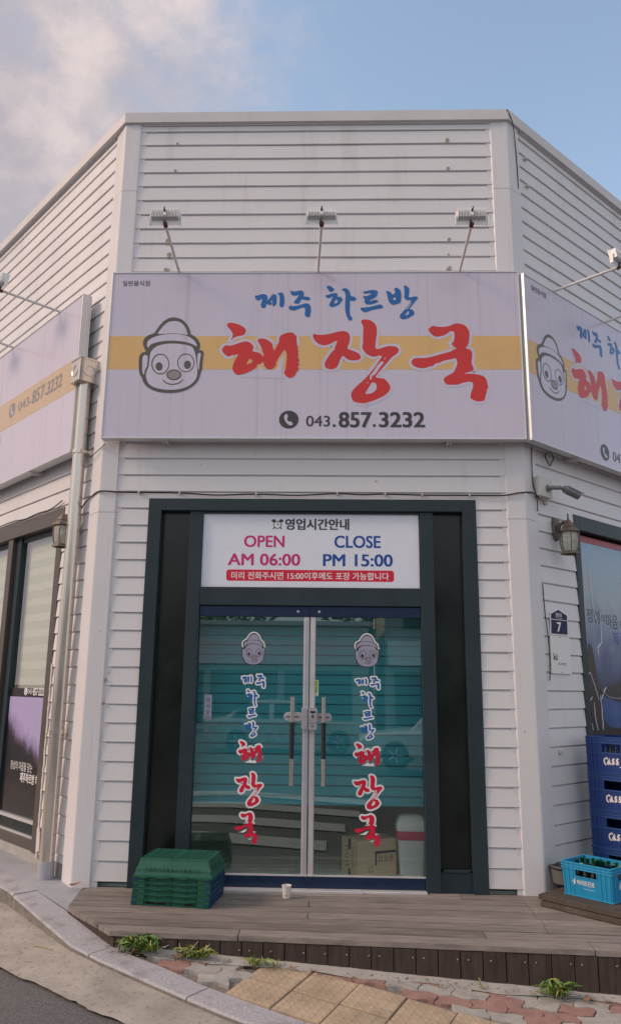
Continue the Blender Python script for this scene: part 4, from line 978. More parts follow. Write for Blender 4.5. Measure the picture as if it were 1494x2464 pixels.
flood(PL, .903, 5.172, .17, .52, .118, .2, 'floodlight arm on the left-hand wall nearest the downpipe')
flood(PL, 2.070, 5.172, .17, .52, .118, .2, 'floodlight arm on the left-hand wall farther from the downpipe')

# ---- opening-hours panel above the doors
t = thing('opening_hours_sign', 'white opening hours panel with pink OPEN and blue CLOSE above the doors', 'sign', PF(.77, 0, 2.37))
mb = MB(); mb.box(PF, -.158, 1.692, -.03, -.018, 2.366, 3.010); mb.build('panel', m_white, t)
HB = -.0172
def ht(s, bx, mi, bold=0.0): text(mb, PF, s, bx, HB, mi, bold)
mb = MB()
ht('영업시간안내', (.547, 2.862, 1.098, 2.962), 0, .035)
ht('OPEN', (.197, 2.710, .544, 2.812), 1, .022); ht('AM 06:00', (.063, 2.551, .681, 2.654), 1, .022)
ht('CLOSE', (.971, 2.708, 1.366, 2.815), 2, .022); ht('PM 15:00', (.875, 2.549, 1.467, 2.654), 2, .022)
mb.prism(PF, rrect(.054, 2.419, 1.476, 2.515, .022, 5), -.018, HB, 3)
text(mb, PF, '미리 전화주시면 15:00이후에도 포장 가능합니다', (.097, 2.432, 1.434, 2.497), HB+.0006, 4, .016)
c = (.481, 2.906)                                           # alarm clock pictogram
mb.add([PF(x, HB, z) for x, z in disc(*c, .036, .034, 26)], [tuple(range(26))], 0); mb.add([PF(x, HB+.0005, z) for x, z in disc(*c, .029, .027, 26)], [tuple(range(26))], 4)
for sx in (-1, 1):
    mb.add([PF(x, HB, z) for x, z in disc(c[0]+sx*.033, c[1]+.036, .018, .014, 14)], [tuple(range(14))], 0)
    mb.add([PF(c[0]+sx*x, HB, c[1]+z) for x, z in ((.022, -.026), (.030, -.020), (.040, -.036), (.033, -.040))], [(0, 1, 2, 3)], 0)
mb.add([PF(c[0]+x, HB+.001, c[1]+z) for x, z in ((-.003, .018), (.003, .018), (.003, 0), (-.003, 0))], [(0, 1, 2, 3)], 0); mb.add([PF(c[0]+x, HB+.001, c[1]+z) for x, z in ((-.003, .003), (.015, .003), (.015, -.003), (-.003, -.003))], [(0, 1, 2, 3)], 0)
mb.build('lettering', [m_dgrey, m_pink, m_cblue, m_stkred, m_stkwhite], t)

# ================================================================== FIXTURES ON THE WALLS
t = thing('downpipe', 'tall polished steel downpipe with a square rainwater head beside the left window', 'downpipe', PL(.355, .09, 0))
mb = MB()
for z0, z1, r in ((.14, 1.17, .0575), (1.16, 3.05, .056), (3.04, 4.26, .0545)):
    n = 24; prof = []
    ring = [(r*(1+.05*math.cos(6*2*math.pi*k/n))) for k in range(n)]
    v0 = [PL(.340+ring[k]*math.cos(2*math.pi*k/n), .104+ring[k]*math.sin(2*math.pi*k/n), z0) for k in range(n)]; v1 = [v+UZ*(z1-z0) for v in v0]
    mb.add(v0+v1, [(k, (k+1) % n, n+(k+1) % n, n+k) for k in range(n)])
mb.build('pipe', m_pipe, t, smooth=True)
mb = MB(); mb.lathe(PL, .340, .104, [(.066, -.02), (.066, .12), (.060, .145), (.052, .145)], 20); mb.build('foot_sleeve', m_apron, t, smooth=True)
for z in (1.155, 3.60):
    mb = MB(); mb.lathe(PL, .340, .104, [(.060, z-.018), (.063, z-.018), (.063, z+.018), (.060, z+.018)], 20); mb.box(PL, .285, .305, .0, .07, z-.012, z+.012); mb.box(PL, .268, .285, .0, .035, z-.03, z+.03)
    mb.build('pipe_clip', m_pipe, t)
mb = MB(); mb.box(PL, .262, .432, .012, .202, 4.262, 4.480); mb.box(PL, .255, .439, .006, .209, 4.470, 4.488); mb.box(PL, .258, .436, .01, .206, 4.256, 4.266); mb.build('rainwater_head', m_pipe, t, bevel=.004)
mb = MB()
sw = lambda cx, cz, r, f: [f(cx+r*math.cos(a)*(.55+.07*a), cz+r*math.sin(a)*(.55+.07*a)) for a in [i*.35 for i in range(19)]]
mb.tube(sw(.347, 4.37, .065, lambda x, z: PL(x, .204, z)), .003, 5); mb.tube(sw(.105, 4.37, .065, lambda x, z: PL(.2605, x, z)), .003, 5)
mb.build('embossed_scroll', m_pipe, t)

def lantern(P, s, b, z, label):
    t = thing('wall_lantern', label, 'lantern', P(s, 0, z), 'carriage lanterns beside the windows')
    mb = MB()
    mb.prism(lambda a, d, c: P(a, d, c), [(s+.055*x, z+.10+.10*y) for x, y in ((-.6, 1), (.6, 1), (1, .55), (1, -.45), (.55, -.9), (0, -1.1), (-.55, -.9), (-1, -.45), (-1, .55))], .012, .045)
    mb.build('back_plate', m_bronze, t, bevel=.008)
    mb = MB(); mb.tube([P(s, .04, z+.08), P(s, .07, z+.135), P(s, .11, z+.155), P(s, b, z+.150)], [.019, .016, .013, .012], 10); mb.build('arm', m_bronze, t, smooth=True)
    mb = MB()
    mb.lathe(P, s, b, [(.0, z+.225), (.007, z+.218), (.009, z+.207), (.005, z+.199), (.010, z+.19), (.006, z+.178), (.016, z+.165), (.03, z+.150), (.052, z+.118), (.058, z+.108), (.056, z+.100), (.094, z+.066), (.096, z+.058), (.074, z+.056)], 6, ph=.3)
    mb.build('roof', m_bronze, t)
    prof = [(.070, z+.056), (.078, z+.02), (.079, z-.03), (.070, z-.085), (.060, z-.115)]
    mb = MB(); mb.lathe(P, s, b, prof[:], 6, ph=.3); 
    for f in range(2): mb.f.pop(); mb.m.pop()
    mb.build('glass_panes', m_lglass, t)
    mb = MB()
    for k in range(6):
        an = .3+math.pi*k/3; mb.tube([P(s+(r+.002)*math.cos(an), b+(r+.002)*math.sin(an), c) for r, c in prof], .005, 6)
    mb.lathe(P, s, b, [(.058, z-.112), (.066, z-.112), (.084, z-.130), (.086, z-.138), (.060, z-.138), (.058, z-.112)], 6, ph=.3)
    mb.build('cage', m_bronze, t)
    mb = MB(); mb.lathe(P, s, b, [(.0, z+.056), (.02, z+.056), (.02, z+.02), (.012, z+.018), (.026, z-.02), (.024, z-.05), (.0, z-.062)], 12); mb.build('bulb', m_stkwhite, t, smooth=True)
    return t
lantern(PR, .444, .150, 2.835, 'bronze carriage lantern beside the printed film of the right window')
lantern(PL, .455, .150, 2.872, 'bronze carriage lantern half hidden behind the steel downpipe')

t = thing('security_camera', 'grey bullet security camera on a cream junction box below the right sign', 'camera', PR(.2, 0, 3.27))
mb = MB(); mb.box(PR, .120, .312, .014, .055, 3.185, 3.355); mb.box(PR, .116, .316, .055, .092, 3.181, 3.359)
for s in (.15, .23, .28): mb.box(PR, s-.012, s+.012, .02, .07, 3.168, 3.183)
mb.build('junction_box', m_cream, t, bevel=.005)
mb = MB(); c0 = PR(.245, .092, 3.262); k1 = PR(.262, .135, 3.262); k2 = PR(.315, .165, 3.268); k3 = PR(.355, .19, 3.258)
mb.tube([c0, PR(.246, .104, 3.262)], .034, 16); mb.tube([PR(.246, .1, 3.262), k1, k2, k3], [.020, .017, .019, .014], 10)
mb.build('mount_arm', m_cctv, t, smooth=True)
ax = (PR(.60, .30, 3.16)-k3).normalized()
mb = MB(); mb.tube([k3-ax*.012, k3, k3+ax*.03, k3+ax*.145], [.026, .034, .037, .037], 18); mb.tube([k3+ax*.1451, k3+ax*.146], .030, 18, 1)
mb.build('camera_body', [m_cctv, m_cable], t, smooth=True)
mb = MB(); sd_ = ax.cross(UZ).normalized(); nn_ = sd_.cross(ax).normalized()
for i in range(8):
    a0, a1 = R(22+17*i), R(22+17*(i+1))
    f = lambda l, an, r: k3+ax*l+sd_*math.cos(an)*r+nn_*math.sin(an)*r
    mb.add([f(.02, a0, .040), f(.172, a0, .041), f(.172, a1, .041), f(.02, a1, .040), f(.02, a0, .042), f(.172, a0, .043), f(.172, a1, .043), f(.02, a1, .042)], [(0, 1, 2, 3), (4, 5, 6, 7), (1, 2, 6, 5), (0, 3, 7, 4)])
mb.build('sunshield', m_cctv, t)

t = thing('house_number_plate', 'navy address plate with a pointed top and white number 7', 'sign', PR(.4, .02, 2.0))
mb = MB(); pl_ = [(.268, 2.002), (.530, 2.002), (.538, 2.012), (.545, 2.185), (.40, 2.232), (.272, 2.185), (.262, 2.012)]
cen = (.402, 2.105)
mb.prism(PR, pl_, .024, .030, 0); mb.prism(PR, [(cen[0]+(x-cen[0])*.915, cen[1]+(z-cen[1])*.905) for x, z in pl_], .030, .0312, 1)
mb.build('plate', [m_stkwhite, m_navyp], t)
mb = MB(); mb.box(PR, .276, .532, .0312, .0322, 2.130, 2.135); text(mb, PR, '7', (.362, 2.030, .428, 2.112), .0322, 0, .03); text(mb, PR, '원망길', (.350, 2.158, .444, 2.192), .0322, 0, .02); text(mb, PR, 'Wonmang-gil', (.352, 2.142, .45, 2.154), .0322, 0)
mb.build('lettering', m_stkwhite, t)
t = thing('security_notice', 'blank pale metal notice with small dark ki lettering below the number plate', 'sign', PR(.4, .02, 1.68))
mb = MB(); mb.prism(PR, [(.250, 1.680), (.560, 1.677), (.556, 1.992), (.254, 1.998)], .024, .027); mb.build('plate', m_lampw, t)
mb = MB(); text(mb, PR, 'ki', (.292, 1.790, .352, 1.848), .0275, 0, .02); text(mb, PR, '케이티텔레캅', (.358, 1.748, .480, 1.772), .0275, 0)
for z in (1.985, 1.690): mb.prism(PR, disc(.405, z, .005, .005, 8), .027, .029, 1)
mb.build('lettering', [m_dgrey, m_rust], t)

def cable(name, label, pts, r, clips=(), P=None):
    t = thing(name, label, 'cable', pts[0])
    sm = []
    for i in range(len(pts)-1):
        p0 = pts[max(i-1, 0)]; p1, p2 = pts[i], pts[i+1]; p3 = pts[min(i+2, len(pts)-1)]
        for k in range(5):
            u = k/5; sm.append(.5*((2*p1)+(p2-p0)*u+(2*p0-5*p1+4*p2-p3)*u*u+(3*p1-p0-3*p2+p3)*u**3))
    sm.append(pts[-1])
    mb = MB(); mb.tube(sm, r, 6); mb.build('wire', m_cable, t, smooth=True)
    for c in clips:
        mb = MB(); mb.box(lambda a, b, d: c+Vector((a, -b, d)), -.007, .007, -.02, .012, -.012, .014); mb.build('clip', m_cream, t)
    return t
cable('power_cable', 'thin black cable sagging along the wall just above the door frame', [PL(.43, .03, 2.93), PL(.40, .04, 3.02), PL(.30, .05, 3.10), PL(.15, .045, 3.165), PF(-1.06, .045, 3.182), PF(-.9, .04, 3.176), PF(-.72, .036, 3.174), PF(-.37, .036, 3.171), PF(-.05, .036, 3.155), PF(.294, .036, 3.164), PF(.65, .036, 3.156), PF(.994, .036, 3.172), PF(1.2, .036, 3.164), PF(1.404, .036, 3.170), PF(1.721, .036, 3.163), PF(2.124, .036, 3.163), PF(2.40, .04, 3.162), PF(2.55, .045, 3.185), PR(.06, .05, 3.20), PR(.15, .06, 3.17)], .0065,
      [PF(x, .03, z) for x, z in ((-.723, 3.178), (-.369, 3.174), (.294, 3.166), (.994, 3.174), (1.404, 3.172), (1.721, 3.166), (2.124, 3.165))])
cable('camera_cable', 'thin dark cable dropping from the right sign past the camera box down the corner trim', [PR(.11, .04, 3.62), PR(.09, .045, 3.45), PR(.10, .04, 3.3), PR(.13, .05, 3.16), PR(.15, .04, 3.05)], .0045)
cable('corner_cable', 'slack dark cable hanging beside the number plate along the corner trim', [PR(.172, .036, 2.42), PR(.182, .036, 2.2), PR(.212, .034, 2.0), PR(.222, .034, 1.82), PR(.205, .034, 1.62)], .0045)
cable('roof_cable', 'short black wire stuck to the parapet at the top right corner', [PF(2.60, .066, 6.97), PR(.03, .066, 6.86), PR(.10, .04, 6.7), PR(.12, .036, 6.45), PR(.125, .034, 6.2)], .0045)
cable('sign_cable', 'thin wire looping from the downpipe clip to the corner of the middle sign', [PL(.27, .06, 3.60), PL(.20, .07, 3.53), PL(.10, .07, 3.545), PF(-1.04, .07, 3.60)], .004)
cable('window_cable', 'pair of dark wires draped along the top of the left window', [PL(.76, .04, 3.23), PL(1.0, .04, 3.185), PL(1.3, .04, 3.19), PL(1.6, .04, 3.178), PL(1.95, .04, 3.20), PL(2.6, .04, 3.19), PL(3.4, .04, 3.2)], .006)
cable('coiled_cable', 'small coil of wire tucked behind the bottom edge of the right sign', [PR(.36+.07*math.cos(a)*(1-.03*a), .05+.01*math.sin(2*a), 3.56+.06*math.sin(a)) for a in [i*.5 for i in range(26)]], .003)

def clipblock(P, s, z, label):
    t = thing('cladding_clip', label, 'clip', P(s, .02, z), 'small square clips left on the side cladding')
    mb = MB(); mb.box(P, s-.02, s+.02, .018, .042, z-.014, z+.014); mb.box(P, s-.014, s+.014, .042, .047, z-.009, z+.009); mb.build('clip_body', m_cream, t, bevel=.003)
clipblock(PR, .28, 6.604, 'small clip on the right cladding nearest the roof edge')
clipblock(PR, .29, 6.307, 'small clip on the right cladding, second below the roof edge')
clipblock(PR, .296, 3.150, 'small clip on the cladding right under the camera box')
clipblock(PR, .321, 1.048, 'small clip low on the cladding beside the dark blue crates')
mb = MB(); random.seed(3)                                    # torn putty where older fixings were pulled off
for a, z, k in [(-.561, 6.658, .7), (-.567, 6.359, .7), (-.604, 5.608, 1.2), (-.582, 5.462, 1.3), (-.594, 5.305, 1.6), (2.03, 6.666, 1.2), (2.028, 6.362, 1.1), (2.019, 5.609, 1.1), (2.01, 5.46, .5), (2.013, 5.306, 1.5)]:
    fr = ((z-ZTOP) % H)/H; b = .0215-.0085*fr+.002
    mb.prism(PF, [(a+.018*k*math.cos(an)*random.uniform(.5, 1.2), z+.024*k*math.sin(an)*random.uniform(.5, 1.2)) for an in [2*math.pi*i/9 for i in range(9)]], b-.006, b+.003)
mb.build('putty_scar', m_spot, bld)
mb = MB()
for a, z, k in [(-.905, 1.585, .8), (-.915, 1.40, .9), (-.885, 1.64, .4), (-.985, 1.98, .3), (2.5, 1.22, .4), (.28, 3.52, .3), (1.33, 3.29, .5), (-.2, 3.43, .4)]:
    b = .036 if a < -.9 or a > 2.44 else .024
    mb.prism(PF, [(a+.012*k*math.cos(an)*random.uniform(.6, 1.2), z+.014*k*math.sin(an)*random.uniform(.6, 1.2)) for an in [2*math.pi*i/8 for i in range(8)]], b-.02, b)
mb.build('chipped_paint', m_spot, bld)

# ================================================================== CRATES AND BOTTLES
def ringwall(mb, Q, w, d, z0, z1, t0, t1=None, th=.006, mi=0, slots=()):
    """hollow tray wall: outer size w x d at z0, tapering by t1"""
    pass
def taperbox(mb, Q, w0, d0, w1, d1, z0, z1, th, mi=0, floor=True):
    def q(w, d, z): return [Q(-w/2, -d/2, z), Q(w/2, -d/2, z), Q(w/2, d/2, z), Q(-w/2, d/2, z)]
    o0, o1, i0, i1 = q(w0, d0, z0), q(w1, d1, z1), q(w0-2*th, d0-2*th, z0+th), q(w1-2*th, d1-2*th, z1)
    v = o0+o1+i1+i0
    f = [(k, (k+1) % 4, 4+(k+1) % 4, 4+k) for k in range(4)]+[(4+k, 4+(k+1) % 4, 8+(k+1) % 4, 8+k) for k in range(4)]+[(8+k, 8+(k+1) % 4, 12+(k+1) % 4, 12+k) for k in range(4)]
    if floor: f += [(0, 1, 2, 3), (12, 13, 14, 15)]
    mb.add(v, f, mi)
def slotwall(mb, Q, w, z0, z1, y, th, sx0, sx1, sz0, sz1, mi=0):
    """flat wall in local a-c plane with one rounded window"""
    b0, b1 = y, y+th
    mb.box(Q, -w/2, sx0, b0, b1, z0, z1, mi); mb.box(Q, sx1, w/2, b0, b1, z0, z1, mi)
    mb.box(Q, sx0, sx1, b0, b1, z0, sz0, mi); mb.box(Q, sx0, sx1, b0, b1, sz1, z1, mi)
def bottle_crate(name, label, cat, loc, Q, w, d, h, m, ribs, slot, deco, grp=None, rm=None):
    t = thing(name, label, cat, loc, grp)
    mb = MB(); th = .008
    sx0, sx1, s0, s1 = slot
    for y in (-d/2, d/2-th): slotwall(mb, Q, w, .004, h, y, th, sx0, sx1, s0, s1)
    Qs = lambda a, b, c: Q(b, a, c)
    for x in (-w/2, w/2-th): slotwall(mb, Qs, d-2*th, .004, h, x, th, -.055, .055, s0, s1)
    mb.box(Q, -w/2+th, w/2-th, -d/2+th, d/2-th, .004, .014)
    mb.build('crate_wall', m, t)
    mb = MB(); e = .006
    for z in ribs:                               # flanges running right round
        mb.box(Q, -w/2-e, w/2+e, -d/2-e, -d/2, z-.0035, z+.0035); mb.box(Q, -w/2-e, w/2+e, d/2, d/2+e, z-.0035, z+.0035)
        mb.box(Q, -w/2-e, -w/2, -d/2, d/2, z-.0035, z+.0035); mb.box(Q, w/2, w/2+e, -d/2, d/2, z-.0035, z+.0035)
    zt = sorted(ribs)
    mb2 = mb
    for x in (-w/2+.012, -w/2+.048, -w/2+.082, w/2-.082, w/2-.048, w/2-.012):
        mb.box(Q, x-.002, x+.002, -d/2-e*.8, -d/2, .01, h-.002)
    for x in (-w*.16, w*.16): mb.box(Q, x-.002, x+.002, -d/2-e*.8, -d/2, zt[-3] if len(zt) > 2 else h-.05, h-.002)
    for y in (-d/2+.04, -d/2+.08, d/2-.08, d/2-.04): mb.box(Q, -w/2-e*.8, -w/2, y-.002, y+.002, .01, h-.002); mb.box(Q, w/2, w/2+e*.8, y-.002, y+.002, .01, h-.002)
    f = .004; 
    for a0, a1, c0, c1 in ((sx0-f, sx1+f, s0-f, s0), (sx0-f, sx1+f, s1, s1+f), (sx0-f, sx0, s0, s1), (sx1, sx1+f, s0, s1)): mb.box(Q, a0, a1, -d/2-e*.8, -d/2, c0, c1)
    mb.build('crate_rib', rm or m, t)
    if deco: deco(t, Q, d)
    return t
# white blackletter-like word and marks
CASS = [[(430, 690), (445, 645), (490, 617), (524, 637), (500, 664), (478, 650), (462, 668), (457, 700), (470, 735), (494, 755), (470, 773), (440, 742)],
        [(494, 712), (532, 650), (548, 630), (556, 700), (576, 737), (560, 762), (545, 738), (520, 766), (496, 742)],
        [(584, 678), (612, 628), (648, 642), (634, 664), (612, 656), (642, 702), (630, 742), (603, 757), (574, 736), (590, 714), (613, 728), (600, 705)],
        [(659, 674), (687, 624), (723, 638), (709, 660), (687, 652), (717, 698), (705, 738), (678, 753), (649, 732), (665, 710), (688, 724), (675, 701)],
        disc(716, 745, 7, 7, 8)]
def cass(t, Q, d):
    mb = MB()
    kx = .134/(720-430); z0 = .061
    for grow, mi, b in ((1.16, 1, -d/2-.0012), (1, 0, -d/2-.0020)):
        for p in CASS:
            cx = sum(q[0] for q in p)/len(p); cz = sum(q[1] for q in p)/len(p)
            if mi: p = [(cx+(x-cx)*1.14, cz+(z-cz)*1.12) for x, z in p]
            mb.add([Q(-.067-.003+(x-430)*kx+.0*mi, b, z0+(772-z)*kx*.92) for x, z in p], [tuple(range(len(p)))], mi)
    mb.box(Q, .066, .115, -d/2-.002, -d/2, .052, .058, 0)
    mb.build('lettering', [m_prnt, m_navyp], t)
CW, CD, CH = .432, .33, .284
def crate_frame(z, s=.5, off=.154, k=1.0):          # long face looks toward the entrance
    def Q(a, b, c): return PR(s+CD/2+b, off+CW/2+a, z+c*k)
    return Q
levels = [(.893, 'topmost dark blue bottle crate of the stack, holding bottles'), (.607, 'second dark blue bottle crate from the top, empty behind its hand hole'), (.321, 'third dark blue bottle crate from the top of the stack'), (.080, 'lowest dark blue crate, mostly hidden behind the cyan crate')]
for i, (z, lab) in enumerate(levels):
    k = 1 if i < 3 else .85
    Q = crate_frame(z, .5, .154, k)
    bottle_crate('beverage_crate', lab, 'crate', PR(.5+CD/2, .154+CW/2, z), Q, CW, CD, CH, m_cass, (.006, .154, .240, .259, .280), (-.080, .085, .162, .231), cass, 'dark blue bottle crates stacked by the window', m_cassr)
def bottle(Q, a, b, z0, m, label, grp, h=.215, r=.031, name='glass_bottle'):
    t = thing(name, label, 'bottle', Q(a, b, z0), grp)
    mb = MB(); mb.lathe(Q, a, b, [(.0, z0+.002), (r*.9, z0), (r, z0+.008), (r, z0+h*.55), (r*.93, z0+h*.62), (r*.62, z0+h*.72), (r*.47, z0+h*.80), (r*.44, z0+h*.94), (r*.52, z0+h*.945), (r*.52, z0+h*.985), (r*.42, z0+h), (r*.30, z0+h)], 14)
    mb.build('bottle_body', m, t, smooth=True)
    return t
Q = crate_frame(.893)
for i, a in enumerate((-.073, -.028, .018, .063)):
    bottle(Q, a, -CD/2+.045, .016, m_bottle if i == 1 else m_bclear, 'green bottle seen through the hand hole of the topmost dark blue crate' if i == 1 else 'clear bottle seen through the hand hole of the topmost dark blue crate', 'bottles in the topmost dark blue crate', .235, .022)
# cyan crate, its long face looking the same way
YW, YD, YH = .376, .29, .232
QC = lambda a, b, c: PR(-.12+YD/2+b*(1+.10*c/YH), .269+YW/2+a*(1+.035*c/YH), .080+c)
def hite(t, Q, d):
    mb = MB(); b = -d/2-.002
    ox, oz, s_ = -.103, .103, .030
    for p in ([(-.5, .35), (-.42, .0), (-.2, -.45), (.05, -.6), (.3, -.45), (.42, -.1), (.38, .45), (.30, .75), (.22, .35), (.12, .15), (-.0, .55), (-.1, .7), (-.28, .6), (-.15, .3), (-.25, .05), (-.38, .12)],):
        p = chaikin(p, 1); mb.add([Q(ox+x*s_, b, oz+z*s_*1.35) for x, z in p], [tuple(range(len(p)))])
    text(mb, Q, '하이트진로', (-.078, .082, .058, .118), b, 0, .03, -1)
    mb.box(Q, -.03, .05, b-.0002, -d/2, .062, .0635)
    p = chaikin([(-.5, .35), (-.42, .0), (-.2, -.45), (.05, -.6), (.3, -.45), (.42, -.1), (.38, .45), (.30, .75), (.22, .35), (.12, .15), (-.0, .55), (-.1, .7), (-.28, .6), (-.15, .3), (-.25, .05), (-.38, .12)], 1)
    mb.add([Q(YW/2+.002, -.04+x*s_*1.1, oz+z*s_*1.4) for x, z in p], [tuple(range(len(p)))])
    mb.build('lettering', m_prnt, t)
bottle_crate('bottle_crate', 'bright cyan bottle crate full of empty green bottles on the low step', 'crate', PR(-.12+YD/2, .269+YW/2, .08), QC, YW, YD, YH, m_cyan, (.005, .190, .208, .229), (-.085, .078, .142, .186), hite, None, m_cyanr)
random.seed(11)
for i in range(6):
    for j in range(4):
        if (i, j) in ((0, 2), (0, 3), (5, 3), (4, 2)): continue
        h = .208+random.choice((0, .0, .018, .03, .012)) if j < 3 else .212
        if i == 0: h = .185
        tt = bottle(QC, -.150+.060*i, -.105+.068*j, .016, m_bottle, 'empty green bottle standing in the cyan crate', 'empty green bottles in the cyan crate', h, .0285)
        if (i, j) in ((2, 0), (3, 0), (1, 1)):
            mb = MB(); mb.lathe(QC, -.150+.060*i, -.105+.068*j, [(.0185, .016+h*.74), (.0165, .016+h*.79), (.0155, .016+h*.83)], 12); mb.build('neck_label', m_prnt, tt)
t = thing('rubber_tub', 'round dark grey tub squeezed between the corner trim and the cyan crate', 'tub', PR(.12, .14, .08))
mb = MB(); mb.lathe(PR, .12, .135, [(.0, .084), (.075, .082), (.10, .10), (.115, .215), (.122, .218), (.120, .224), (.108, .216), (.095, .108), (.0, .10)], 24); mb.build('tub_shell', mat('tub_rubber', (.13, .125, .125), .6, var=.1), t, smooth=True)
mb = MB(); mb.lathe(PR, .12, .135, [(.124, .206), (.128, .210), (.124, .214)], 24); mb.build('rim', m_cable, t, smooth=True)

# green folding crates: five folded, one upside down on top
GA = R(-6.5)
def greenframe(z, dx=0, da=0): return local(-.1635+dx, -.325, z, GA+da)
GW, GD, PH = .578, .405, .0385
glabels = ['folded green crate at the bottom of the stack, dark slots along its foot', 'folded green crate second from the bottom of the stack', 'folded green crate in the middle of the stack', 'folded green crate fourth from the bottom of the stack', 'folded green crate just under the upturned one']
for i, lab in enumerate(glabels):
    z = PH*i+.001
    Q = greenframe(z, random.uniform(-.003, .003)+(-.004 if i < 3 else 0), random.uniform(-.004, .004))
    t = thing('folding_crate', lab, 'crate', Q(0, 0, 0), 'green crates stacked left of the doors')
    mb = MB()
    mb.box(Q, -GW/2+.006, GW/2-.006, -GD/2+.010, GD/2-.006, .001, PH-.003)          # recessed core
    mb.box(Q, -GW/2, GW/2, -GD/2, GD/2, .0, .0055)
    n = 40                                                                            # wavy upper lip
    for k in range(n):
        x0, x1 = -GW/2+GW*k/n, -GW/2+GW*(k+1)/n
        w = lambda x: .0055*math.cos(2*math.pi*(x+GW/2)/GW*3)
        a, b = PH-.0065-w(x0)*.6, PH-.0065-w(x1)*.6
        mb.add([Q(x0, -GD/2-.003, a-.004), Q(x1, -GD/2-.003, b-.004), Q(x1, -GD/2-.003, PH-.0015), Q(x0, -GD/2-.003, PH-.0015), Q(x0, -GD/2+.012, a-.004), Q(x1, -GD/2+.012, b-.004), Q(x1, -GD/2+.012, PH-.0015), Q(x0, -GD/2+.012, PH-.0015)], [(0, 1, 2, 3), (0, 1, 5, 4), (3, 2, 6, 7)])
    mb.box(Q, -GW/2, GW/2, GD/2-.012, GD/2, .0, PH-.0015)
    for x in (-.185, -.108, -.002, .104, .182): mb.box(Q, x-.0025, x+.0025, -GD/2-.001, -GD/2+.012, .004, PH-.006)
    for sx in (-1, 1): mb.box(Q, min(sx*.196, sx*.284), max(sx*.196, sx*.284), -GD/2-.001, -GD/2+.012, .004, PH-.004)
    mb.build('crate_body', m_gcrate, t, bevel=.001)
    mb = MB()
    for sx in (-1, 1):
        x = sx*.264; mb.prism(Q, [(x-.014, .014), (x+.004, .010), (x+.014, .016), (x+.008, .024), (x-.010, .026)], -GD/2-.004, -GD/2)
        mb.box(Q, min(sx*.281, sx*.2895), max(sx*.281, sx*.2895), -GD/2-.002, -GD/2+.018, .003, .022)
    mb.box(Q, GW/2-.004, GW/2+.003, -GD/2+.004, GD/2-.004, .003, PH-.008)
    for k in range(9): y = -GD/2+.02+.045*k; mb.box(Q, GW/2+.002, GW/2+.006, y, y+.004, .004, PH-.006)
    mb.box(Q, GW/2, GW/2+.007, -GD/2, GD/2, PH-.009, PH-.004)
    mb.build('blue_end_panel', m_bcorner, t)
    if i == 0:
        mb = MB()
        for a0, a1 in ((-.178, -.112), (-.098, -.036), (.112, .172), (.116+.07, .186+.06)): mb.box(Q, a0, min(a1, .19) if a0 < .18 else a0+.001, -GD/2+.0085, -GD/2+.0095, .008, .024)
        mb.build('foot_slot', m_black, t)
zt = PH*5+.001; Q = greenframe(zt, .004, .012)
t = thing('stacking_crate', 'upturned green crate on top of the folded stack, lattice base showing', 'crate', Q(0, 0, 0), 'green crates stacked left of the doors')
TH = .118
mb = MB(); W0, D0, W1, D1 = .588, .425, .512, .350
def tq(a, b, f): return Q(a*(W0+(W1-W0)*f)/2, b*(D0+(D1-D0)*f)/2, TH*f)
lv = [(0, 1.0), (.10, 1.0), (.12, .985), (.34, .985), (.37, 1.0), (.50, 1.0), (.54, .985), (.92, .985), (.94, 1.0), (1.0, 1.0)]
vs_ = []
cs = [(-1, -1), (1, -1), (1, 1), (-1, 1)]
for f, k in lv: vs_ += [Q(a*(W0+(W1-W0)*f)/2*k, b*(D0+(D1-D0)*f)/2*k, TH*f) for a, b in cs]
mb.add(vs_, [(i*4+k, i*4+(k+1) % 4, i*4+4+(k+1) % 4, i*4+4+k) for i in range(len(lv)-1) for k in range(4)])
zz = TH
mb.box(Q, -W1/2, W1/2, -D1/2, D1/2, zz-.040, zz-.034)
for a0, a1, b0, b1 in ((-W1/2, W1/2, -D1/2, -D1/2+.012), (-W1/2, W1/2, D1/2-.012, D1/2), (-W1/2, -W1/2+.010, -D1/2, D1/2), (W1/2-.010, W1/2, -D1/2, D1/2), (-.026, .026, -D1/2, D1/2), (-W1/2+.045, -W1/2+.054, -D1/2, D1/2), (W1/2-.054, W1/2-.045, -D1/2, D1/2)): mb.box(Q, a0, a1, b0, b1, zz-.034, zz+.001)
for k in range(13):
    y = -D1/2+.02+.0255*k; mb.box(Q, -W1/2+.01, -W1/2+.045, y, y+.005, zz-.008, zz-.001); mb.box(Q, W1/2-.045, W1/2-.01, y, y+.005, zz-.008, zz-.001)
for cx0, cx1 in ((-W1/2+.058, -.028), (.028, W1/2-.058)):       # diagonal lattice, clipped to its panel
    y0_, y1_ = -D1/2+.014, D1/2-.014; cw, ch = cx1-cx0, y1_-y0_
    for sgn in (1, -1):
        for k in range(-9, 10):
            c = k*.042; pts_ = []
            for i in range(41):
                x = cx0+cw*i/40; y = (y0_+y1_)/2+sgn*(x-(cx0+cx1)/2)*.9+c
                if y0_ <= y <= y1_: pts_.append((x, y))
            if len(pts_) < 3: continue
            (xa, ya), (xb, yb) = pts_[0], pts_[-1]; d_ = Vector((xb-xa, yb-ya)).normalized(); n_ = Vector((-d_.y, d_.x))*.0022
            mb.slab(Q, [(xa+n_.x, ya+n_.y), (xb+n_.x, yb+n_.y), (xb-n_.x, yb-n_.y), (xa-n_.x, ya-n_.y)], zz-.022, zz-.0005)
n = 48
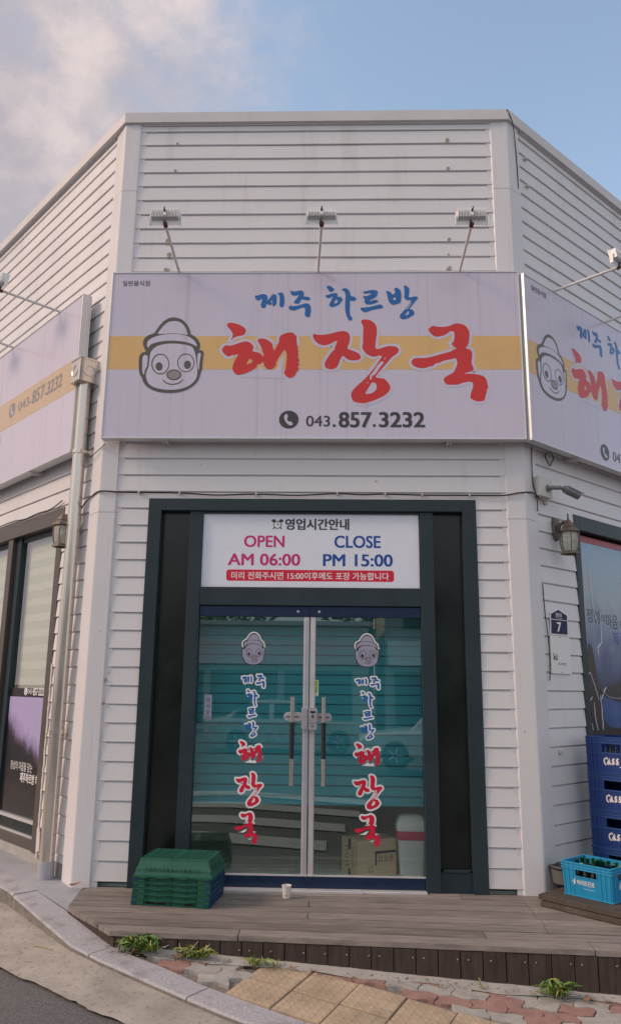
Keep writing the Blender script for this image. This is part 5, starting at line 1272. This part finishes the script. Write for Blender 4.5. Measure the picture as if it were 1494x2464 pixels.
for k in range(n):                                               # wavy rim hanging over the folded ones
    x0, x1 = -W0/2+W0*k/n, -W0/2+W0*(k+1)/n; w = lambda x: -.004+.005*math.cos(2*math.pi*(x+W0/2)/W0*4)
    mb.add([Q(x0, -D0/2-.004, w(x0)), Q(x1, -D0/2-.004, w(x1)), Q(x1, -D0/2-.004, .012), Q(x0, -D0/2-.004, .012), Q(x1, -D0/2+.002, .012), Q(x0, -D0/2+.002, .012)], [(0, 1, 2, 3), (3, 2, 4, 5)])
mb.build('crate_body', m_gcrate, t, bevel=.0015)
mb = MB(); dk_ = MB()
for k in range(13):                                              # hoops and holes pressed into the front wall
    a = -.20+.0325*k; f = .42
    P_ = lambda x, c: Q(x, -(D0+(D1-D0)*(c/TH))/2*1.0-.0015, c)
    mb.tube([P_(a-.008, .036), P_(a-.008, .052), P_(a-.004, .060), P_(a+.004, .060), P_(a+.008, .052), P_(a+.008, .036)], .0022, 5)
    if k in (1, 2, 5, 6, 9, 10): q = [P_(a+x, c) for x, c in ((-.005, .040), (.005, .040), (.005, .053), (-.005, .053))]; dk_.add(q, [(0, 1, 2, 3)])
for k in range(4): 
    y = -.12+.07*k; S_ = lambda yy, c: Q((W0+(W1-W0)*(c/TH))/2+.001, yy, c)
    q = [S_(y, .04), S_(y+.02, .04), S_(y+.02, .075), S_(y, .075)]; dk_.add(q, [(0, 1, 2, 3)])
mb.build('embossed_hoop', m_gcrate, t); dk_.build('vent_hole', mat('vent_dark', (.004, .02, .015), .7), t)

# paper cup
t = thing('paper_cup', 'white paper cup with a faint pink mark left on the deck by the doors', 'cup', (.626, -.235, 0))
Q = local(.626, -.235, .002, 0)
mb = MB(); mb.lathe(Q, 0, 0, [(.0, .004), (.0245, .004), (.0250, .0), (.0262, .001), (.0352, .084), (.0368, .085), (.0372, .0875), (.0362, .0895), (.0342, .088), (.0255, .008), (.0, .007)], 28); mb.build('cup_body', m_cup, t, smooth=True)
mb = MB(); m_pmark = mat('pink_mark', (.62, .30, .28), .6, var=.05)
for dx, h in ((-.010, .010), (-.004, .017), (.003, .012), (.010, .005)):
    pts_ = [(dx-.002, .018), (dx+.002, .018), (dx+.003, .018+h*.6), (dx, .018+h), (dx-.003, .018+h*.6)]
    mb.add([Q((.0262+.0090*c/.084+.0006)*math.sin(x/.03), -(.0262+.0090*c/.084+.0006)*math.cos(x/.03), c) for x, c in pts_], [(0, 1, 2, 3, 4)])
mb.build('printed_mark', m_pmark, t)

# ================================================================== BEHIND THE GLASS DOORS
t = thing('roller_blind', 'teal banded roller blind hanging behind the glass doors', 'blind', PF(.77, -.33, 2.2))
mb = MB(); z = 2.40; k = 0
while z > .60:
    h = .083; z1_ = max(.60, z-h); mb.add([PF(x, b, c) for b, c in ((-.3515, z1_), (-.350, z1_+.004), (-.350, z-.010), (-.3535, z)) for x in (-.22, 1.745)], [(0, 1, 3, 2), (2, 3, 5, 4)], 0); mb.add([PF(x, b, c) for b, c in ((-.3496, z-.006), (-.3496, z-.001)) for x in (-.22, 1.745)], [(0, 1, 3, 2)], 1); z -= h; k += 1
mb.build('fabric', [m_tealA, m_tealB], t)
mb = MB(); mb.tube([PF(-.22, -.352, .592), PF(1.745, -.352, .592)], .014, 10); mb.build('bottom_bar', m_tealA, t, smooth=True)
t = thing('cardboard_box', 'brown cardboard box with upside-down blue print behind the right door', 'box', (1.245, .52, .012))
Q = local(1.245, .56, .012, R(28))
mb = MB(); mb.box(Q, -.15, .23, -.135, .135, .0, .285); mb.box(Q, -.152, .232, -.137, -.001, .285, .289); mb.box(Q, -.152, .232, .001, .137, .285, .288); mb.build('box_body', m_card, t, bevel=.002)
mb = MB(); bl = -.1358
f2 = lambda a, b, c: Q(a, b, c)
mb.box(Q, .02, .225, bl, -.134, .175, .195, 1); mb.box(Q, .02, .036, bl, -.134, .085, .175, 1)
text(mb, lambda a, b, c: Q(-a, b, -c), '유수지', (-.20, -.165, -.055, -.105), bl, 0, .02, -1)
for i in range(5): mb.box(Q, -.05, .0, bl, -.134, .03+.012*i, .033+.012*i, 0)
ls = -.1508
Qs = lambda a, b, c: Q(b, -a, c)
for i in range(6): mb.box(Qs, -.09, .09, ls, -.149, .06+.03*i, .061+.03*i, 0); mb.box(Qs, -.06, -.02, ls, -.149, .068+.03*i, .076+.03*i, 0); mb.box(Qs, .04, .06, ls, -.149, .068+.03*i, .076+.03*i, 0)
mb.box(Qs, -.02, .025, ls, -.149, .20, .285, 2); mb.box(Qs, -.02, .02, ls, -.149, .0, .05, 2)
mb.build('printing', [m_cardp, m_navyp, m_tape], t)
t = thing('waste_bin', 'pale plastic waste bin with pink liner behind the right door glass', 'bin', (1.63, .45, .012))
Q = local(1.63, .47, .012, 0)
def rr4(w, d, r=.03): return rrect(-w/2, -d/2, w/2, d/2, r, 4)
mb = MB()
def loft(mb, secs, mi=0):
    n = len(secs[0][0]); vs_ = []
    for poly, c in secs: vs_ += [Q(a, b, c) for a, b in poly]
    mb.add(vs_, [(i*n+k, i*n+(k+1) % n, (i+1)*n+(k+1) % n, (i+1)*n+k) for i in range(len(secs)-1) for k in range(n)]+[tuple(range(n)), tuple(range((len(secs)-1)*n, len(secs)*n))], mi)
loft(mb, [(rr4(.19, .17), 0), (rr4(.235, .21), .36)]); mb.build('bin_body', m_bin, t, smooth=True)
mb = MB(); loft(mb, [(rr4(.235, .21), .300+.0), (rr4(.25, .225), .315), (rr4(.246, .222), .345), (rr4(.252, .226), .372)]); mb.build('liner', m_bag, t, smooth=True)
mb = MB(); loft(mb, [(rr4(.255, .23), .372), (rr4(.258, .232), .39), (rr4(.25, .21), .43), (rr4(.20, .14), .478), (rr4(.13, .08), .495)]); mb.build('lid', m_bin, t, smooth=True)
t = thing('ceiling_spotlight', 'small brass spotlight cluster near the top of the right door, seen through the glass', 'spotlight', PF(1.336, -.15, 2.1))
mb = MB(); mb.lathe(lambda a, b, c: PF(1.336+a, -.16+b, c), 0, 0, [(.012, 2.16), (.02, 2.15), (.02, 2.11), (.008, 2.10), (.008, 2.08)], 12)
for dx in (-.03, .03): mb.tube([PF(1.336, -.16, 2.085), PF(1.336+dx, -.15, 2.065), PF(1.336+dx*1.15, -.135, 2.045)], [.006, .016, .022], 10)
mb.build('lamp_cluster', mat('brass', (.45, .36, .2), .3, .8), t, smooth=True)

# ================================================================== WEEDS
def weed(label, x, y, n, size, seed, spread=1.0, upright=.5, mats=(m_leafA, m_leafB), ymix=.3):
    random.seed(seed)
    z = G(x, y)+.002; t = thing('weed', label, 'weed', (x, y, z), 'weeds growing at the foot of the deck')
    mb = MB()
    for i in range(n):
        an = random.uniform(0, 2*math.pi); ln = size*random.uniform(.55, 1.1); w = ln*random.uniform(.055, .105); el = random.uniform(.45, 1.5)*upright+.2
        base = Vector((x+random.gauss(0, .05*spread), y+random.gauss(0, .018), z)); d = Vector((math.cos(an), math.sin(an)*.6, 0)); sd_ = Vector((-d.y, d.x, 0)).normalized()
        p = base.copy(); rows = []; m = 8; tw = random.uniform(-.5, .5)
        for k in range(m+1):
            u = k/m; e = el*1.4*(1-u*1.25); p = p+(d*math.cos(e)+UZ*math.sin(e))*(ln/m)
            if p.y > deckfront(p.x)-.004: p.y = deckfront(p.x)-.004-random.uniform(0, .004)
            p.z = max(p.z, z+.003)
            ww = w*(math.sin(math.pi*min(1, .12+u*.9))**.8)*(1.0 if k % 2 else .5)
            rows.append((p-sd_*ww+UZ*ww*(.35+tw), p+UZ*0, p+sd_*ww+UZ*ww*(.35-tw)))
        mb.add([v for r_ in rows for v in r_], [f for k in range(m) for f in ((k*3, k*3+1, k*3+4, k*3+3), (k*3+1, k*3+2, k*3+5, k*3+4))], 1 if random.random() < ymix else 0)
    mb.build('leaves', list(mats), t, smooth=True)
    mb = MB()                                              # a few dry stalks among the leaves
    for i in range(max(2, n//14)):
        bx, by = x+random.gauss(0, .055*spread), y+random.gauss(0, .015); an = random.uniform(0, 6.28); ln = size*random.uniform(.5, 1.1); hh = random.uniform(.15, .95)
        tip = Vector((bx+math.cos(an)*ln*.6, min(by+math.sin(an)*ln*.4, deckfront(bx)-.006), z+ln*hh)); mb.tube([Vector((bx, by, z)), (Vector((bx, by, z))+tip)/2+UZ*.008, tip], [.0022, .0018, .001], 5)
    mb.build('dry_stalk', m_caulk, t)
    return t
weed('large leafy green weed clump at the left end of the deck front', -.25, -1.15, 110, .155, 1, 1.25, 1.0)
weed('low yellow-green weed rosette beside a pinkish dead leaf', .11, -1.185, 60, .125, 2, 1.1, .7, ymix=.75)
weed('small bright weed in the middle of the deck front', .50, -1.21, 26, .10, 3, .7, .6, ymix=.6)
weed('tiny weed sprig just right of the small bright weed', .62, -1.215, 9, .075, 8, .3, .6, ymix=.5)
weed('taller branching weed against the right part of the deck front', 2.30, -1.335, 60, .14, 4, .7, 1.1, ymix=.35)
weed('pale dry sprout against the deck front left of the branching weed', 1.86, -1.30, 6, .07, 5, .2, 1.1, ymix=1)
def deadleaf(label, x, y, rz, s, up=.02):
    t = thing('dead_leaf', label, 'leaf', (x, y, G(x, y)+.004), 'fallen leaves on the pavement'); Q = local(x, y, G(x, y)+up, rz)
    mb = MB(); pts_ = [(-1, 0), (-.5, .36), (.1, .42), (.6, .25), (1, 0), (.6, -.25), (.1, -.42), (-.5, -.36)]
    mb.add([Q(a*s, b*s, .3*s*b*b+.25*s*a*a) for a, b in pts_]+[Q(a*s, 0, .2*s*a*a-.1*s) for a in (-.5, .1, .6)], [(0, 1, 8), (1, 2, 9, 8), (2, 3, 10, 9), (3, 4, 10), (0, 8, 7), (8, 9, 6, 7), (9, 10, 5, 6), (10, 4, 5)])
    mb.build('blade', m_dry, t)
deadleaf('pinkish dead leaf lying between the two left weed clumps', .0, -1.20, .3, .045); deadleaf('brown dead leaf caught in the large left weed', -.27, -1.20, 1.2, .035, .04)
deadleaf('curled brown leaf beside the branching weed', 2.47, -1.375, .9, .04); deadleaf('small pale leaf at the middle of the deck front', .86, -1.26, .4, .022); deadleaf('dry brown leaf lying on the apron near the downpipe', -1.02, -.10, 1.0, .06, .03)
deadleaf('reddish leaf near the small weed in the middle', .72, -1.235, 2.0, .03)
mb = MB(); random.seed(21)                                        # litter of grit and straw along the haunch
for i in range(420):
    x = random.uniform(-.5, 3.2); y = deckfront(x)-abs(random.gauss(0, .06))-.01; s = random.uniform(.002, .006)
    an = random.uniform(0, 6.3); l = s*random.choice((1, 1.3, 4)); d = Vector((math.cos(an)*l, math.sin(an)*l, 0)); e = Vector((-d.y, d.x, 0)).normalized()*s*.6; p = Vector((x, y, G(x, y)+.012))
    mb.add([p-d, p+e, p+d, p-e, p+UZ*s], [(0, 1, 4), (1, 2, 4), (2, 3, 4), (3, 0, 4)])
tag(mb.build('grit', mat('grit_mix', (.24, .20, .15), .9, var=.5, vs=60)), 'scattered grit and straw along the foot of the deck', 'litter', kind='stuff')
mb = MB(); st = Vector((-1.02, -.62, G(-1.02, -.62)-drop(-1.0)+.006)); mb.tube([Vector((-.98, -1.02, G(-.98, -1.02)-drop(-.98)+.004)), Vector((-.90, -1.05, G(-.9, -1.05)-drop(-.9)+.006)), Vector((-.83, -1.09, G(-.83, -1.09)-drop(-.83)+.004))], .003, 5)
tag(mb.build('straw', m_leafB), 'single yellow straw lying on the concrete gutter', 'straw')

# ================================================================== ACROSS THE STREET (mirrored in the glass)
m_mark = mat('road_paint', (.50, .49, .48), .7, var=.2, vs=20, dirt=(.2, .2, .2), ds=8, damt=.5)
mb = MB()
for k in range(4):
    y = -3.6-1.3*k; z = G(0, y)-.03
    x0, x1 = -4.6+.25*k, .9+.25*k
    n = 14; vs_ = []
    for i in range(n+1):
        x = x0+(x1-x0)*i/n
        for yy in (y, y-.6): vs_.append((x, yy+.22*(x-x0)/1.5*.5, G(x, yy)-drop(x)-.004))
    mb.add(vs_, [(i*2, i*2+1, i*2+3, i*2+2) for i in range(n)])
struct(mb.build('road_marking', m_mark))
zf = G(0, -9)-.037
def car(label, x, y, rz, m, L_, wid, hgt, suv=False):
    t = thing('parked_car', label, 'car', (0, 0, 0), 'cars parked across the street')
    W2 = wid/2; body = [(-.5, .30), (-.495, .62), (-.46, .78 if suv else .82), (-.30, .86), (.20, .92), (.40, .97 if suv else .93), (.49, .90), (.5, .55), (.49, .28)]
    body = [(a*L_, c) for a, c in body]
    I = lambda a, b, c: Vector((a, b, c))
    mb = MB(); n = len(body); vs_ = []
    for yv, k in ((-W2*.94, 1), (-W2, 1), (W2, 1), (W2*.94, 1)): vs_ += [(a*(.985 if abs(yv) > W2*.97 else 1), yv, c) for a, c in body]
    secs = [(-W2, .97, .06), (-W2*.97, 1, 0), (W2*.97, 1, 0), (W2, .97, .06)]
    vs_ = []
    for yv, kx, dz in secs:
        for a, c in body: vs_.append((a*kx, yv, c-dz if c > .7 else c+dz*.5))
    mb.add(vs_, [(i*n+k, i*n+(k+1) % n, (i+1)*n+(k+1) % n, (i+1)*n+k) for i in range(3) for k in range(n)]+[tuple(range(n)), tuple(range(3*n, 4*n))])
    cab = [(-.24, .86), (-.08, hgt-.03), (.05, hgt), (.26, hgt-.02), (.47 if suv else .42, .94)] if suv else [(-.20, .86), (-.03, hgt-.03), (.08, hgt), (.22, hgt-.05), (.40, .92)]
    cab = [(a*L_, c) for a, c in cab]; n = len(cab); vs_ = []
    for yv, kk in ((-1, 0), (1, 0)):
        for a, c in cab: vs_.append((a, yv*(W2*.93-(c-.86)*.22), c))
    mb.add(vs_, [(k, k+1, n+k+1, n+k) for k in range(n-1)]+[tuple(range(n)), tuple(range(n, 2*n))])
    mb.build('body', m, t, bevel=.03)
    mb = MB()
    for yv in (-1, 1):
        for f0, f1 in ((.10, .47), (.52, .90)):
            xa, xb = cab[0][0], cab[-1][0]; q = []
            for a, c in cab: pass
            xs0, xs1 = xa+(xb-xa)*f0, xa+(xb-xa)*f1; zt_ = hgt-.10
            xm0 = max(xs0, cab[1][0]-.05*L_) if f0 < .2 else xs0
            q = [(xs0, .93), (xs1, .95), (xs1 if f1 < .6 else xs1-.12*L_*.6, zt_), (xm0+.10 if f0 < .2 else xs0, zt_)]
            mb.add([(a, yv*(W2*.93-(c-.86)*.22+.004), c) for a, c in q], [(0, 1, 2, 3)])
    for i, sgn in ((0, -1), (n-2, 1)):
        (a0, c0), (a1, c1) = cab[i], cab[i+1]
        if i: (a0, c0), (a1, c1) = (a1, c1), (a0, c0)
        g = lambda u: (a0+(a1-a0)*u+sgn*.008, c0+(c1-c0)*u+.006)
        (p, pc), (q_, qc) = g(.08), g(.92); wy = lambda c: W2*.93-(c-.86)*.22-.07
        mb.add([(p, -wy(pc), pc), (p, wy(pc), pc), (q_, wy(qc), qc), (q_, -wy(qc), qc)], [(0, 1, 2, 3)])
    mb.build('window', m_black, t)
    for sx in (-.31, .30):
        for sy in (-1, 1):
            w_ = MB(); P_ = lambda a, b, c, sx=sx, sy=sy: Vector((sx*L_+a, sy*(W2-.09+c), .33+b))
            w_.lathe(P_, 0, 0, [(.20, .10), (.31, .10), (.33, .07), (.33, -.09), (.31, -.11), (.2, -.11)], 24); wh = w_.build('wheel', m_cable, t, smooth=True)
            w_ = MB(); w_.lathe(P_, 0, 0, [(.0, .09), (.05, .095), (.06, .08), (.19, .07), (.205, .095), (.205, .06)], 20)
            for k in range(5): an = 2*math.pi*k/5; w_.tube([P_(.04*math.cos(an), .04*math.sin(an), .09), P_(.19*math.cos(an), .19*math.sin(an), .088)], .022, 6)
            w_.build('rim', m_lock, wh, smooth=True)
    for sy in (-1, 1):
        w_ = MB(); w_.box(I, -.5*L_-.01, -.485*L_, sy*W2*.55-.18, sy*W2*.55+.18, .64, .76); w_.build('headlight', m_stkwhite, t)
        w_ = MB(); w_.box(I, .485*L_, .5*L_+.01, sy*W2*.6-.15, sy*W2*.6+.15, .72, .84); w_.build('tail_light', m_red, t)
    if suv:
        w_ = MB()
        for sy in (-1, 1): w_.tube([(-.02*L_, sy*W2*.62, hgt+.0), (.0, sy*W2*.62, hgt+.05), (.26*L_, sy*W2*.62, hgt+.03), (.30*L_, sy*W2*.62, hgt-.03)], .018, 6)
        w_.build('roof_rail', m_lock, t)
    w_ = MB(); w_.box(I, -.505*L_, -.49*L_, -.4, .4, .42, .60); w_.build('grille', m_cable, t)
    t.location = (x, y, zf); t.rotation_euler = (0, 0, rz)
    return t
m_silver = mat('car_silver', (.42, .42, .43), .25, .6, var=.02, coat=.6); m_cwhite = mat('car_white', (.70, .70, .71), .25, var=.02, coat=.6); m_beige = mat('car_beige', (.60, .54, .47), .25, .5, var=.02, coat=.6)
car('silver-beige sedan parked across the street, mirrored in the left door', -.35, -17.0, R(176), m_beige, 4.7, 1.84, 1.46)
car('white SUV with roof rails across the street, mirrored at the edge of the right door', 4.0, -12.6, R(12), m_cwhite, 4.6, 1.9, 1.70, True)
car('silver car parked across the street, mirrored in the left window', -7.5, -9.5, R(60), m_silver, 4.6, 1.84, 1.45)
m_shopw = mat('shop_wall', (.50, .49, .45), .8, var=.1); m_shops = mat('shop_sign_pink', (.80, .50, .50), .5, var=.1); m_shopd = mat('shop_dark', (.05, .06, .06), .2)
def shop(label, x0, x1, y, h, m, ms_, txt=None):
    t = thing('shop_building', label, 'building', ((x0+x1)/2, y, zf), 'buildings across the street')
    mb = MB(); mb.box(W, x0, x1, y-8, y, zf, zf+h); mb.build('wall', m, t)
    nwin = int((x1-x0)/3)
    for k in range(nwin):
        a = x0+.4+(x1-x0-.8)/nwin*k; w_ = MB(); w_.box(W, a, a+(x1-x0-.8)/nwin-.3, y, y+.04, zf+.3, zf+2.5); w_.build('shop_window', m_shopd, t)
        if h > 5: w_ = MB(); w_.box(W, a+.4, a+1.9, y, y+.04, zf+4.3, zf+5.5); w_.build('upper_window', m_shopd, t)
    mb = MB(); mb.box(W, x0+.1, x1-.1, y, y+.3, zf+2.75, zf+3.75); mb.build('fascia_sign', ms_, t)
    mb = MB(); mb.box(W, x0-.15, x1+.15, y-8.1, y+.15, zf+h, zf+h+.18); mb.build('parapet', m_cope, t)
    return t
shop('low shop with a long pink sign across the street, mirrored in the left door', -14, 2.5, -27, 4.4, m_shopw, m_shops)
shop('pale two-storey shop across the street, mirrored in the right door', 3.2, 20, -27, 6.6, m_conc, m_stkwhite)
shop('cream shop building with a white sign across the side street, mirrored in the left window', -40, -22, -16, 5.2, m_cream, m_stkwhite)
m_bark = mat('tree_bark', (.10, .075, .055), .9, var=.3, vs=12)
def tree(label, x, y, h, r, seed):
    random.seed(seed); t = thing('street_tree', label, 'tree', (x, y, zf), 'trees behind the shops across the street')
    mb = MB(); mb.tube([(x, y, zf), (x+.1, y, zf+h*.35), (x, y+.1, zf+h*.65)], [.22, .16, .08], 8)
    for k in range(5): an = k*1.3; mb.tube([(x, y, zf+h*(.4+.05*k)), (x+r*.6*math.cos(an), y+r*.6*math.sin(an), zf+h*(.62+.05*k))], [.08, .03], 6)
    mb.build('trunk', m_bark, t)
    mb = MB()
    for i in range(1500):
        d = Vector((random.gauss(0, 1), random.gauss(0, 1), random.gauss(0, 1))).normalized()*random.random()**.4
        p = Vector((x+d.x*r, y+d.y*r, zf+h*.66+d.z*h*.34)); s = random.uniform(.15, .35)
        u = Vector((random.gauss(0, 1), random.gauss(0, 1), random.gauss(0, 1))).normalized(); v = u.orthogonal().normalized()
        mb.add([p-u*s, p+v*s*.5, p+u*s, p-v*s*.5], [(0, 1, 2, 3)], i % 2)
    mb.build('crown', [m_leafA, m_leafB], t)
tree('broad green tree behind the pink-signed shop across the street', -6, -38, 10, 4.5, 31); tree('tall green tree at the gap between the two shops across the street', 3, -37, 11, 4.0, 32); tree('round green tree beside the cream building on the side street', -21, -22, 8, 3.5, 33)
bpy.context.view_layer.update()
